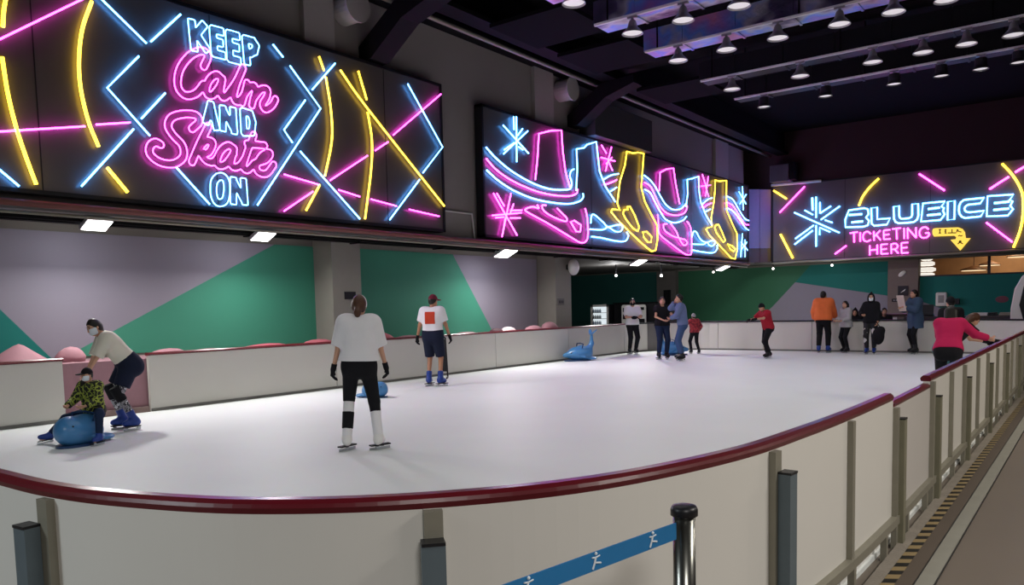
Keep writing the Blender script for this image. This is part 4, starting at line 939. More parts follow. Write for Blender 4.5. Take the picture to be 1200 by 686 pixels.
C_WHITE = cloth('white', '#e6e4e6', .03); C_BLACK = cloth('black', '#17171b'); C_NAVY = cloth('navy', '#1a2034'); C_CREAM = cloth('cream', '#ddd8c8', .03)
C_RED = cloth('red', '#a32232'); C_ORANGE = cloth('orange', '#e57440'); C_MAG = cloth('magenta', '#bd2456'); C_DENIM = cloth('denim', '#3d5068'); C_BLUE = cloth('blue', '#66749a'); C_JEAN = cloth('jeans', '#2f4468')
C_GREY = cloth('grey', '#a9a7a8'); C_JEANL = cloth('jean_light', '#3d5278')
S_BLUE = mat('skate_blue', '#1b3a88', .35, var=.08); S_BLACK = mat('skate_black', '#141418', .4); S_WHITE = mat('skate_white', '#e4e2df', .4)
M_BLADE = mat('blade_steel', '#b0b4b8', .25, .9)

def figure(name, label, cat, loc, face, H=1.70, fem=False, pel=(0, 0, 1.0), lean=0., side=0., feet=None, hands=None, head=(0, 0), skin=SKIN, hair=None, top=None, bottom=None,
           skate=S_BLUE, gloves=None, mask=None, cap=None, extra=None, vox=.014, poles=None, knees=None, curl=.9, lift=.06, shoulder=None):
    """pose is given for a 1.72 m body facing +Y with +X to its right; everything is then scaled to H and turned to `face`"""
    s = H/1.72; T = thing(name, label, cat, loc); ang = math.atan2(-face[0], face[1]); Rz = np.array([[math.cos(ang), -math.sin(ang), 0], [math.sin(ang), math.cos(ang), 0], [0, 0, 1]])
    pel = np.array(pel, float); up = np.array([math.sin(side), math.sin(lean)*math.cos(side), math.cos(lean)*math.cos(side)]); rgt = np.array([1., 0, 0])-up*up[0]; rgt /= np.linalg.norm(rgt); fwd = np.cross(up, rgt)
    B = np.stack([rgt, fwd, up], 1)
    def tb(x, y, z): return pel+B@np.array([x, y, z])          # torso frame, origin at the pelvis
    sw = shoulder or (.158 if fem else .178); hw_ = .09
    hipL, hipR = pel+np.array([-hw_, 0, -.05]), pel+np.array([hw_, 0, -.05])
    shL, shR = tb(-sw, -.0, .45), tb(sw, -.0, .45); nk = tb(0, .0, .49); 
    HM = B@rotm(-head[0], head[1]); hc = tb(0, .015, .545)+HM@np.array([0, .02, .105])
    feet = feet or [(-.1, 0, .08), (.1, 0, -.08)]; hands = hands or [tb(-.27, .03, -.08), tb(.27, .03, -.08)]
    poles = poles or [B@np.array([-.5, -1, 0]), B@np.array([.5, -1, 0])]; knees = knees or [np.array([-.1, 1, 0]), np.array([.1, 1, 0])]
    arms, legs = [], []
    for sh, hd, po in zip((shL, shR), hands, poles): e, w = ik(sh, hd, .285, .25, po); arms.append((sh, e, w))
    for hp, ft, po in zip((hipL, hipR), feet, knees):
        an = np.array([ft[0], ft[1], (ft[3] if len(ft) > 3 else 0)+.085+lift]); k, a = ik(hp, an, .43, .425, po); legs.append((hp, k, a, ft[2], (ft[4] if len(ft) > 4 else 0)))
    lv = [(-.08, .078, .1), (0, .075, .104), (.08, .066, .098), (.16, .058, .092), (.25, .068, .1), (.34, .08, .104), (.42, .085, .088)]
    if fem: lv = [(-.08, .082, .104), (0, .078, .108), (.08, .062, .094), (.16, .05, .084), (.25, .058, .094), (.34, .072, .098), (.42, .078, .08)]
    def torso(P, o, z0=-9):
        d = None
        for (z, w, r) in lv:
            if z < z0: continue
            q = cap_(P, tb(-w, 0, z), tb(w, 0, z), r+o, r+o); d = q if d is None else smin(d, q, .07)
        return smin(d, cap_(P, tb(-sw+.03, -.005, .435), tb(sw-.03, -.005, .435), .058+o, .058+o), .06)
    def limb(P, J, R, o, frac, k=.02, fi=0):
        """two-bone limb up to frac (0..2) along it, ended by a flat cut"""
        a, b, c = J[:3]; d = cap_(P, a, b, R[0]+o, R[1]+o)
        if frac > 1: d = smin(d, cap_(P, b, c, R[1]+o, R[2]+o), k)
        if frac < 1: e = a+(b-a)*frac; n = (b-a)/np.linalg.norm(b-a)
        else: e = b+(c-b)*(frac-1); n = (c-b)/np.linalg.norm(c-b)
        near = np.linalg.norm(P-e, axis=1) < .22
        return np.where(near, np.maximum(d, (P-e)@n), d)
    RA = (.05, .04, .029) if not fem else (.044, .035, .026)
    RL = (.088, .058, .04) if not fem else (.09, .056, .038)
    def hand_axes(i):
        a, e, w = arms[i]; d = (w-e)/np.linalg.norm(w-e); n = np.cross(d, B@np.array([0, 1, 0])); n = n/np.linalg.norm(n) if np.linalg.norm(n) > .1 else B@np.array([1, 0, 0])
        if (n@(B@np.array([1, 0, 0])))*(1 if i == 0 else -1) < 0: n = -n
        return d, n, np.cross(n, d)      # along, palm normal (towards the body), across
    def palm(P, i, o):
        d, n, c = hand_axes(i); w = arms[i][2]; q = None
        for k in (-.022, 0, .022):
            z = cap_(P, w+d*.015+c*k*.6, w+d*.085+c*k, .016+o, .014+o); q = z if q is None else smin(q, z, .015)
        return q
    def fingers(mb, i, o, mi=0):
        d, n, c = hand_axes(i); w = arms[i][2]
        fw = 1 if (c@(B@np.array([0, 1, 0]))) > 0 else -1
        for j, (k, l) in enumerate(((.03, .068), (.01, .078), (-.01, .072), (-.03, .056))):
            p = w+d*.075+c*k*fw; pts = [p]; a = .25
            for seg in (.45, .32, .23):
                a += curl*.42; p = p+(d*math.cos(a)+n*math.sin(a))*l*seg*1.25; pts.append(p)
            mb.tube([T3(x) for x in pts], [(.0095+o)*s, (.009+o)*s, (.0085+o)*s, (.006+o)*s], 7, mi=mi)
        b = w+d*.03+c*.024*fw; pts = [b, b+d*.022+c*.022*fw+n*.008, b+d*.045+c*.024*fw+n*.022, b+d*.062+c*.018*fw+n*.03]
        mb.tube([T3(x) for x in pts], [(.012+o)*s, (.011+o)*s, (.0095+o)*s, (.007+o)*s], 7, mi=mi)
    def T3(p): return Rz@(np.array(p)*s)+np.array(loc)
    allp = np.array([hc+.17, hc-.17]+[p for a in arms for p in a]+[p for l in legs for p in l[:3]]+[shL, shR])
    def headf(P, o=0.):
        d = ell_(P, hc, (.074+o, .092+o, .112+o), HM); d = smin(d, ell_(P, hc+HM@np.array([0, .035, -.065]), (.048+o, .05+o, .05+o), HM), .04)
        if o == 0:
            d = smin(d, cap_(P, hc+HM@np.array([0, .088, .0]), hc+HM@np.array([0, .103, -.03]), .01, .014), .015)
            for k in (-1, 1): d = smin(d, ell_(P, hc+HM@np.array([k*.074, -.005, -.01]), (.012, .022, .03), HM), .01)
        return d
    def bodyf(P):
        d = torso(P, -.012)
        d = smin(d, cap_(P, nk-up*.03, hc-HM@np.array([0, .02, .06]), .052, .048), .04); d = smin(d, headf(P), .025)
        for i in (0, 1):
            d = smin(d, limb(P, arms[i], RA, -.003, 2.0), .04)
            d = smin(d, palm(P, i, 0 if not gloves else -.006), .02)
            l = legs[i]; d = smin(d, limb(P, l, RL, -.008, 2.0), .04)
            f = np.array([-math.sin(l[3]), math.cos(l[3]), 0]); d = smin(d, cap_(P, l[2]-up*0+np.array([0, 0, -.03]), l[2]+f*.13+np.array([0, 0, -.055]), .036, .026), .03)
        return d
    def put(fn, name_, m, lo, hi, v=None, parent=T, more=None, mats=None):
        V, Q = surface_nets(fn, np.array(lo), np.array(hi), v or vox); b = MB()
        if len(V): b.add([T3(p) for p in V], [tuple(q) for q in Q])
        if more: more(b)
        o = b.build(name_, mats or m, T, smooth=True)
        if parent is not T: o.parent = parent; o.location = (0, 0, 0)
        return o
    lo, hi = allp.min(0)-.17, allp.max(0)+.17
    def face_bits(b):
        for k in (-1, 1):
            b.ball(T3(hc+HM@np.array([k*.031, .083, .012])), np.array((.012, .006, .008))*s, 8, 1)
            b.tube([T3(hc+HM@np.array([k*.018, .089, .032])), T3(hc+HM@np.array([k*.046, .08, .032]))], .0045*s, 5, mi=1)
        b.tube([T3(hc+HM@np.array([-.022, .083, -.062])), T3(hc+HM@np.array([0, .09, -.061])), T3(hc+HM@np.array([.022, .083, -.062]))], .006*s, 5, mi=2)
        if not gloves: fingers(b, 0, 0); fingers(b, 1, 0)
    put(bodyf, 'body', None, lo, hi, more=face_bits, mats=[skin, M_EYE, M_LIP])
    def near(pts, r): p = np.array(pts); return p.min(0)-r, p.max(0)+r
    # ---- trousers, skirt or shorts
    if bottom:
        bm, fr, lo_ = bottom[:3]; kind = bottom[3] if len(bottom) > 3 else ''
        def botf(P):
            d = None
            for (z, w, r) in lv[:3]: q = cap_(P, tb(-w, 0, z), tb(w, 0, z), r+lo_, r+lo_); d = q if d is None else smin(d, q, .06)
            d = np.maximum(d, (P-tb(0, 0, .1))@up)
            for i in (0, 1): d = smin(d, limb(P, legs[i], RL, lo_, fr[i] if isinstance(fr, tuple) else fr), .03)
            if kind == 'skirt': d = smin(d, cap_(P, (hipL+hipR)/2+np.array([0, 0, 0]), (legs[0][1]+legs[1][1])/2*.75+(hipL+hipR)/2*.25, .13, .15), .08); d = np.maximum(d, (legs[0][1]+legs[1][1])[2]/2+.08-P[:, 2])
            return d
        a, b = near([hipL, hipR, tb(0, 0, .12)]+[p for l in legs for p in l[:3]], .2); put(botf, bottom[4] if len(bottom) > 4 else 'trousers', bm, a, b)
    # ---- top
    if top:
        tm, sl, lo_, hem = top[:4]; tn = top[4] if len(top) > 4 else 'shirt'
        def topf(P):
            d = torso(P, lo_)
            if hem < -.1: d = smin(d, cap_(P, tb(-.07, 0, -.1), tb(-.07, 0, hem), .11+lo_, .115+lo_), .05); d = smin(d, cap_(P, tb(.07, 0, -.1), tb(.07, 0, hem), .11+lo_, .115+lo_), .05)
            for i in (0, 1): d = smin(d, limb(P, arms[i], (RA[0]+.012, RA[1]+.008, RA[2]+.006), lo_, sl), .05)
            d = np.maximum(d, -((P-tb(0, 0, hem))@up))
            return np.maximum(d, -cap_(P, nk+up*.0+fwd*.01, nk+up*.3, .066, .09))
        a, b = near([tb(0, 0, hem), shL, shR, nk]+[p for q in arms for p in q], .24); to = put(topf, tn, tm, a, b)
        for (pn, pm, x0, x1, z0, z1, yy) in (top[5] if len(top) > 5 else ()):       # a print on the back (yy<0) or front
            def prf(P, x0=x0, x1=x1, z0=z0, z1=z1, yy=yy):
                q = (P-pel)@B; return np.maximum.reduce([topf(P)-.006, x0-q[:, 0], q[:, 0]-x1, z0-q[:, 2], q[:, 2]-z1, -q[:, 1]*yy])
            put(prf, pn, pm, tb(x0, 0, z0)-.25, tb(x1, 0, z1)+.25, min(vox, .01), parent=to)
    # ---- skates
    for i in (0, 1):
        if skate is None: break
        hp, k, a, yw, pt = legs[i]; f = np.array([-math.sin(yw)*math.cos(pt), math.cos(yw)*math.cos(pt), math.sin(pt)]); u = np.cross(np.cross(f, [0, 0, 1.]), f); u /= np.linalg.norm(u); r = np.cross(f, u)
        shin = (k-a)/np.linalg.norm(k-a)
        def bootf(P):
            d = cap_(P, a+shin*.13, a-u*.01, .058, .05); d = smin(d, cap_(P, a-u*.035-f*.035, a+f*.14-u*.045, .047, .036), .04); d = smin(d, cap_(P, a, a+f*.1-u*.03, .048, .036), .04)
            return np.maximum(np.maximum(d, (P-a-shin*.16)@shin), -((P-(a-u*.085))@u))
        o = put(bootf, 'skate', skate, *near([a+shin*.16, a+f*.18, a-f*.08, a-u*.08], .08), min(vox, .012))
        b = MB(); b.obox(T3(a+f*.045-u*.092), r*.034*s, f*.125*s, u*.008*s); so = b.build('sole', S_BLACK, T); so.parent = o; so.location = (0, 0, 0)
        b = MB()
        for q in (-.05, .12): b.obox(T3(a+f*q-u*.108), r*.012*s, f*.022*s, u*.012*s)
        b.obox(T3(a+f*.04-u*(.085+lift-.014)), r*.003*s, f*.135*s, u*.015*s); bl_ = b.build('blade', M_BLADE, T); bl_.parent = o; bl_.location = (0, 0, 0)
    if gloves:
        for i in (0, 1):
            def gf(P): return smin(palm(P, i, .004), np.maximum(cap_(P, arms[i][2]-hand_axes(i)[0]*.05, arms[i][2]+hand_axes(i)[0]*.02, .034, .03), -((P-arms[i][2]+hand_axes(i)[0]*.05)@hand_axes(i)[0])), .02)
            put(gf, 'glove', gloves, *near([arms[i][2]], .16), min(vox, .011), more=lambda b: fingers(b, i, .003))
    # ---- head wear
    if hair:
        hm, hk = hair
        def hairf(P):
            q = (P-hc)@HM; d = ell_(P, hc+HM@np.array([0, -.008, .008]), (.085, .1, .12), HM)
            cut_ = np.minimum(q[:, 1]*.85-q[:, 2]*.62-.028, q[:, 1]+.03) if hk != 'short' else q[:, 1]*.8-q[:, 2]*.75-.005
            d = np.maximum(d, cut_) if hk != 'short' else np.maximum(d, cut_)
            bk = hc+HM@np.array([0, -.085, -.02])
            if hk == 'long':
                for k in (-.05, 0, .05): d = smin(d, cap_(P, hc+HM@np.array([k, -.06, 0]), hc+HM@np.array([k*1.2, -.085, -.1])-up*.16, .05, .03), .03)
            if hk == 'pony': d = smin(d, cap_(P, bk, bk+HM@np.array([0, -.035, -.06]), .035, .04), .02); d = smin(d, cap_(P, bk+HM@np.array([0, -.035, -.06]), bk+HM@np.array([0, .0, -.2]), .036, .015), .02)
            if hk == 'bun': d = smin(d, ell_(P, hc+HM@np.array([0, -.09, .06]), (.045, .045, .045)), .02)
            if hk == 'nape': d = smin(d, cap_(P, hc+HM@np.array([0, -.07, .0]), hc+HM@np.array([0, -.06, -.11]), .05, .03), .03)
            return d
        put(hairf, 'hair', hm, hc-.42, hc+.2, min(vox, .012))
    if cap:
        cm, ck = cap
        def capf(P):
            q = (P-hc)@HM; e = ell_(P, hc+HM@np.array([0, -.006, .012]), (.091, .106, .125), HM)
            if ck == 'hood':
                e = ell_(P, hc+HM@np.array([0, -.012, .0]), (.102, .118, .135), HM); e = smin(e, cap_(P, hc+HM@np.array([0, -.05, .09]), hc+HM@np.array([0, -.08, .17]), .06, .02), .05); e = smin(e, cap_(P, hc+HM@np.array([0, -.05, -.06]), nk-fwd*.03, .09, .1), .05)
                return np.maximum(e, -np.maximum(ell_(P, hc+HM@np.array([0, .1, -.01]), (.066, .1, .095), HM), -9))
            if ck == 'beanie': return np.maximum(e, q[:, 1]*.25-q[:, 2]+.005)
            if ck == 'band': return np.maximum(np.maximum(e, np.abs(q[:, 2]*.35-q[:, 1]-.01)-.014), -q[:, 2]-.02)
            d = np.maximum(e, -q[:, 2]+.03)
            br = ell_(P, hc+HM@np.array([0, .13, .036]), (.075, .085, .012), HM); return smin(d, br, .012)
        put(capf, {'hood': 'hood', 'beanie': 'beanie', 'band': 'headband'}.get(ck, 'cap'), cm, hc-.3, hc+.28, min(vox, .011))
    if mask:
        def maskf(P):
            q = (P-hc)@HM; return np.maximum.reduce([headf(P, .006), np.abs(q[:, 2]+.05)-.048, -q[:, 1]+.01])
        put(maskf, 'face_mask', mask, hc-.16, hc+.18, min(vox, .01))
    if extra: extra(dict(T=T, tb=tb, T3=T3, put=put, near=near, legs=legs, arms=arms, limb=limb, RL=RL, RA=RA, hc=hc, HM=HM, B=B, pel=pel, s=s, cap=cap_, torso=torso, up=up, smin=smin))
    return T
def away(p): d = np.array([p[0], p[1]]); return d/np.linalg.norm(d)
LEFT = -R0[:2]; RIGHTV = R0[:2]; TOCAM = -F0[:2]
def nrm2(v): v = np.array(v, float); return v/np.linalg.norm(v)

# 1 woman in the white tee
def legwear(k):
    for i, (z0, z1) in enumerate(((1.16, 1.92), (1.22, 1.92))):
        hp, kn, an = k['legs'][i][:3]
        def f(P):
            d = k['cap'](P, kn, an, .066, .056); n = (an-kn)/np.linalg.norm(an-kn); e0 = kn+(an-kn)*(-.04 if i == 0 else .27)
            return np.maximum(np.maximum(d, (e0-P)@n), (P-an-n*.02)@n)
        sock = k['put'](f, 'leg_warmer', C_WHITE, *k['near']([kn, an], .12), .01)
        if i == 0:
            def g(P):
                d = k['cap'](P, kn, an, .071, .061); n = (an-kn)/np.linalg.norm(an-kn); t = ((P-kn)@n)/np.linalg.norm(an-kn)
                return np.maximum.reduce([d, .27-t, t-.74, (P-kn)[:, 1]-.02])
            k['put'](g, 'calf_pad', C_BLACK, *k['near']([kn, an], .12), .01, parent=sock)
def p1x(k): legwear(k)
p = (-6.56, 5.87, 0)
figure('person', 'person seen from behind in loose white tee, black leggings, white leg warmers', 'person', p, nrm2(F0[:2]*.98-R0[:2]*.12), 1.66, True, pel=(-.0, 0, 1.02), side=.03,
       feet=[(-.17, .0, .1), (.19, -.02, -.25)], hands=[(-.33, .04, .83), (.33, .14, .82)], head=(.05, -.1), hair=(HBR, 'pony'), cap=(C_WHITE, 'band'),
       top=(C_WHITE, .98, .045, .02, 'shirt'), bottom=(C_BLACK, (1.0, 1.3), .012), skate=S_WHITE, gloves=C_BLACK, extra=p1x, vox=.0095)
# 2 man in the burgundy cap
p = (-10.75, 11.6, 0)
figure('person', 'person in burgundy cap and white tee with red back print, navy shorts', 'person', p, nrm2(F0[:2]*.95+R0[:2]*.25), 1.76, pel=(0, 0, 1.03), feet=[(-.11, 0, .1), (.13, .0, -.35)],
       hands=[(-.36, .02, .87), (.34, .12, .88)], head=(.1, -.35), hair=(HB, 'short'), cap=(cloth('burgundy', '#6e2738'), 'cap'), skin=SKIN2,
       top=(C_WHITE, .75, .03, -.05, 'shirt', [('back_print', cloth('red_print', '#c2452f'), -.105, .105, .2, .44, -1)]), bottom=(C_NAVY, .93, .035, '', 'shorts'), gloves=C_BLACK, vox=.012)
# 3 lady pushing the whale
LX = np.array([-10.66, 5.26, 0])
def pads(k):
    for i in (0, 1):
        hp, kn, an = k['legs'][i][:3]; n = (an-kn)/np.linalg.norm(an-kn)
        def f(P): return np.maximum(np.maximum(k['cap'](P, kn-n*.12, kn+n*.1, .08, .07), -((P-kn+n*.12)@n)), (P-kn-n*.1)@n)
        k['put'](f, 'knee_pad', C_BLACK, *k['near']([kn], .22), .011)
def leggings(k, m):
    for i in (0, 1):
        hp, kn, an = k['legs'][i][:3]
        k['put'](lambda P: k['limb'](P, k['legs'][i], k['RL'], .008, 1.9), 'legging', m, *k['near']([hp, kn, an], .14), .011)
C_PATT = mat2('leggings_print', '#8c8c92', '#2a2a30', 18, third='#c8c8cc')
fdl = nrm2(LEFT*.8+TOCAM*.6)
figure('person', 'person in white blouse, face mask and navy shorts bending over the whale', 'person', LX, fdl, 1.64, True, pel=(.0, -.1, .97), lean=.66,
       feet=[(-.12, -.12, .15), (.13, -.02, -.1)], hands=[(-.17, .52, .74), (.2, .46, .74)], poles=[np.array([-1, -.1, -.3]), np.array([1, -.1, -.3])], head=(-.3, .35), hair=(HB, 'nape'), mask=mat('mask_white', '#dfe6ee', .8, var=.03),
       top=(C_CREAM, 1.0, .038, -.03, 'blouse'), bottom=(C_NAVY, .72, .045, '', 'shorts'), extra=lambda k: (leggings(k, C_PATT), pads(k)), vox=.0105)

# whale ride and other skate aids
def loft(mb, secs, n=18, mi=0):
    vs = []; k = len(secs)
    for (c, rx, rz, ax) in secs:
        c = np.array(c, float)
        for j in range(n): a = 2*PI*j/n; vs.append(c+np.array(ax)*rx*math.cos(a)+np.array([0, 0, 1.])*rz*math.sin(a))
    fs = [(i*n+j, i*n+(j+1) % n, (i+1)*n+(j+1) % n, (i+1)*n+j) for i in range(k-1) for j in range(n)]+[tuple(range(n-1, -1, -1)), tuple((k-1)*n+j for j in range(n))]
    return mb.add(vs, fs, mi)
def whale(loc, fdir, s, label, tail=True, bm=None, handles=True):
    bm = bm or M_BLUE
    f = np.array([*nrm2(fdir), 0]); r = np.array([f[1], -f[0], 0]); L0 = np.array(loc, float); z = np.array([0, 0, 1.])
    t = thing('skate_aid', label, 'skate aid', loc, 'blue whale shaped skate aids')
    def fn(P):
        q = P
        d = ell_(q, (0, .08, .2), (.25, .38, .22)); d = smin(d, ell_(q, (0, .28, .26), (.2, .2, .2)), .1); d = smin(d, ell_(q, (0, -.02, .34), (.17, .22, .12)), .08)
        if tail: d = smin(smin(ell_(q, (0, -.02, .2), (.23, .34, .21)), cap_(q, (0, .2, .2), (0, .47, .17), .15, .06), .12), ell_(q, (0, -.02, .36), (.05, .12, .08)), .06)
        if tail: d = smin(d, cap_(q, (0, -.22, .22), (0, -.36, .48), .13, .06), .1); d = smin(d, cap_(q, (0, -.36, .48), (0, -.36, .74), .06, .035), .06)
        d = smin(d, ell_(q, (0, -.3, .06), (.2, .2, .06)), .04)
        return np.maximum(d, .03-q[:, 2])
    V, Q = surface_nets(fn, (-.35, -.6, 0), (.35, .6, .95), .018); M = lambda p: L0+(r*p[0]+f*p[1]+z*p[2])*s
    b = MB(); b.add([M(p) for p in V], [tuple(q)[::-1] for q in Q]); b.build('body', bm, t, smooth=True)
    b = MB(); poly = [(.19*math.cos(a)*1.25, .08+.36*math.sin(a)*1.12) for a in np.linspace(0, 2*PI, 28)[:-1]]
    b.prism([M((x, y, .0)) for x, y in poly], z*.035*s); b.build('base_runner', M_BLUED, t)
    if tail:
        b = MB(); b.prism([M(p) for p in ((0, -.345, .7), (-.1, -.42, .8), (-.24, -.42, .86), (-.2, -.36, .8), (-.08, -.32, .74), (0, -.3, .77), (.08, -.32, .74), (.2, -.36, .8), (.24, -.42, .86), (.1, -.42, .8))], z*.035*s); b.build('tail_fluke', bm, t)
    for k in (-1, 1):
        b = MB(); b.prism([M((k*.22, .12, .14)), M((k*.36, .02, .1)), M((k*.34, -.06, .1)), M((k*.22, -.02, .14))], z*.03*s); b.build('flipper', bm, t)
        b = MB(); b.ball(M((k*.118, .32, .24) if tail else (k*.165, .36, .32)), .022*s, 10); b.build('eye', M_PLASTB, t, smooth=True)
    if handles:
        b = MB(); b.tube([M(p) for p in ((-.2, .02, .36), (-.22, .0, .48), (0, -.02, .5), (.22, .0, .48), (.2, .02, .36))], .016*s, 8); b.build('handlebar', M_BLUED, t, smooth=True)
    return t
WL = np.array([-9.95, 4.42, 0]); wf = nrm2(LEFT*.3+TOCAM*.95)
whale(WL, wf, .8, 'blue whale skate aid with a child riding on it', tail=False)
# 4 child on the whale
kf = wf; kb = WL[:2]-kf*.14
figure('person', 'child in black cap and yellow green patterned jacket riding the blue whale', 'person', (kb[0], kb[1], 0), kf, 1.18, pel=(0, -.04, .585), lean=.12,
       feet=[(-.4, .28, .2, .0, .1), (.72, .3, -.6, .0, .2)], hands=[(-.2, .34, .7), (.2, .34, .7)], knees=[np.array([-.6, .5, .6]), np.array([.6, .5, .6])], head=(-.02, -.12), hair=(HB, 'short'), cap=(C_BLACK, 'cap'), mask=mat('mask_white', '#dfe6ee', .8),
       top=(mat2('jacket_print', '#16180f', '#97a33e', 16, thr=.47, third='#23271a'), 1.95, .03, -.06, 'jacket'), bottom=(cloth('dark_blue', '#1d2b45'), 1.85, .014), vox=.0115)
# dolphin aid by the side boards
whale(tuple(onz(680, 423.0, 0)), nrm2(LEFT*.9+TOCAM*.3), 1.0, 'blue dolphin skate aid with upright tail beside the far side boards')
# aid behind the woman in the white tee
whale(tuple(onz(436, 466, 0)), nrm2(RIGHTV*.95+TOCAM*.25), .62, 'blue whale skate aid half hidden behind the person in the loose white tee', tail=False)
t = whale(tuple(onz(788, 416.5, 0)), nrm2(RIGHTV-TOCAM*.1), .95, 'blue whale skate aid behind the couple in black and blue')
# black skating aid held by the man in the cap
t = thing('skating_frame', 'black upright skating frame held by the person in burgundy cap', 'skate aid', onz(519, 444, 0))
c = onz(519, 444, 0); ff = np.array([*nrm2(F0[:2]), 0]); rr = np.array([ff[1], -ff[0], 0])
b = MB(); 
for k in (-.09, .1): b.tube([c+rr*k-ff*.15+np.array([0, 0, .02]), c+rr*k+ff*.16+np.array([0, 0, .02])], .02, 8); b.tube([c+rr*k+ff*.15+np.array([0, 0, .02]), c+rr*k*.8+np.array([0, 0, .92])], .018, 8)
b.tube([c+rr*-.07+np.array([0, 0, .92]), c+rr*.08+np.array([0, 0, .92])], .022, 8); b.build('frame', M_PLASTB, t, smooth=True)
MB().prism([c-rr*.08+np.array([0, 0, .15])+ff*.1, c+rr*.09+np.array([0, 0, .15])+ff*.1, c+rr*.07+np.array([0, 0, .88])+ff*.01, c-rr*.07+np.array([0, 0, .88])+ff*.01], tuple(ff*.02)).build('panel', M_PLASTB, t)

# 5 staff man
p = tuple(onz(741.5, 415.2, 0))
figure('person', 'staff person in white shirt and black trousers standing with folded hands', 'person', p, nrm2(TOCAM+RIGHTV*.15), 1.72, pel=(0, 0, .97), feet=[(-.1, 0, .15), (.1, 0, -.15)], hands=[(-.02, .22, 1.13), (.0, .2, 1.17)], poles=[np.array([-1, -.3, -.2]), np.array([1, -.3, -.2])],
       head=(-.05, -.2), hair=(HB, 'short'), mask=mat('mask_black', '#141416', .8), top=(C_WHITE, .8, .03, -.05), bottom=(C_BLACK, 1.88, .018), skate=S_BLACK, gloves=C_BLACK, vox=.017)
# 6 and 7 couple
figure('person', 'person in black tee and dark jeans facing the one in blue', 'person', (-9.9, 20.15, 0), nrm2(TOCAM+RIGHTV*.1), 1.70, True, pel=(0, 0, 1.0), feet=[(-.12, 0, .2), (.12, .05, -.1)], hands=[(-.1, .28, 1.12), (.06, .3, 1.12)], poles=[np.array([-1, -.3, -.2]), np.array([1, -.3, -.2])],
       head=(-.35, -.2), hair=(HB, 'long'), top=(C_BLACK, .55, .03, -.05), bottom=(cloth('dark_jeans', '#1e2a45'), 1.85, .022), skate=S_BLACK, vox=.016)
figure('person', 'person in blue sweater and jeans with one hand raised to the face', 'person', (-9.12, 19.8, 0), nrm2(LEFT*.9-TOCAM*.25), 1.74, pel=(0, 0, 1.02), lean=.12, feet=[(-.12, .0, .1), (.12, .06, -.15)], hands=[(-.1, .3, 1.15), (.1, .2, 1.58)], poles=[np.array([-1, -.3, -.6]), np.array([.8, .2, -1])],
       head=(-.2, .15), hair=(HB, 'short'), top=(C_BLUE, 1.9, .03, -.06, 'sweater'), bottom=(C_JEANL, 1.86, .025), skate=S_BLACK, vox=.016)
# 8 child with a red backpack
def pack(col):
    def f(k):
        def g(P): q = (P-k['pel'])@k['B']-np.array([0, -.19, .26]); e = np.abs(q)-np.array([.12, .06, .17]); return np.linalg.norm(np.maximum(e, 0), axis=1)+np.minimum(e.max(1), 0)-.04
        k['put'](g, 'backpack', col, *k['near']([k['tb'](0, -.19, .26)], .3), .016)
    return f
figure('person', 'child with a red checked jacket behind the couple', 'person', (-10.0, 22.55, 0), nrm2(-TOCAM+LEFT*.2), 1.22, pel=(0, 0, .98), lean=.1, feet=[(-.12, .05, .1), (.16, -.12, -.1)], hands=[(-.4, .2, 1.2), (.3, .2, 1.0)], head=(-.2, 0), hair=(HB, 'short'),
       cap=(C_GREY, 'beanie'), top=(mat2('red_check', '#b03a40', '#7c242c', 14), 1.9, .03, -.06, 'jacket'), bottom=(C_BLACK, 1.86, .016), skate=S_BLACK, vox=.017)
# 9 boy in red
figure('person', 'child in dark red tee and black beanie skating with arms forward', 'person', (-7.36, 21.35, 0), nrm2(LEFT*.9+TOCAM*.25), 1.5, pel=(0, -.06, 1.0), lean=.3, feet=[(-.14, .05, .1), (.12, -.2, -.05)], hands=[(-.2, .52, 1.25), (.22, .48, 1.22)], poles=[np.array([-1, -.2, -.8]), np.array([1, -.2, -.8])],
       head=(.1, .1), hair=(HB, 'short'), cap=(C_BLACK, 'beanie'), top=(C_RED, .85, .03, -.08), bottom=(C_BLACK, 1.86, .025), skate=S_BLACK, gloves=C_BLACK, vox=.016)
# 10 orange jacket
figure('person', 'person in bright orange jacket and black trousers, back turned', 'person', (-6.6, 24.05, 0), nrm2(-TOCAM+RIGHTV*.6), 1.76, pel=(0, 0, 1.02), lean=.1, feet=[(-.12, 0, .05), (.13, .03, -.3)], hands=[(-.26, .2, .98), (.26, .34, 1.0)], head=(-.4, -.35), hair=(HB, 'short'),
       top=(C_ORANGE, 1.92, .055, -.08, 'jacket'), bottom=(C_BLACK, 1.87, .025), skate=S_BLUE, vox=.016)
# 11 girl in grey
figure('person', 'person in pale grey top with long black hair next to the orange jacket', 'person', (-5.98, 24.15, 0), nrm2(LEFT*.8+TOCAM*.3), 1.48, True, pel=(0, 0, 1.0), lean=.06, feet=[(-.1, .02, .1), (.12, -.05, -.1)], hands=[(-.1, .3, 1.1), (.16, .28, 1.1)], head=(-.2, 0), hair=(HB, 'long'),
       top=(C_GREY, 1.9, .035, -.12, 'sweater'), bottom=(C_BLACK, 1.87, .015), skate=S_BLACK, vox=.016)
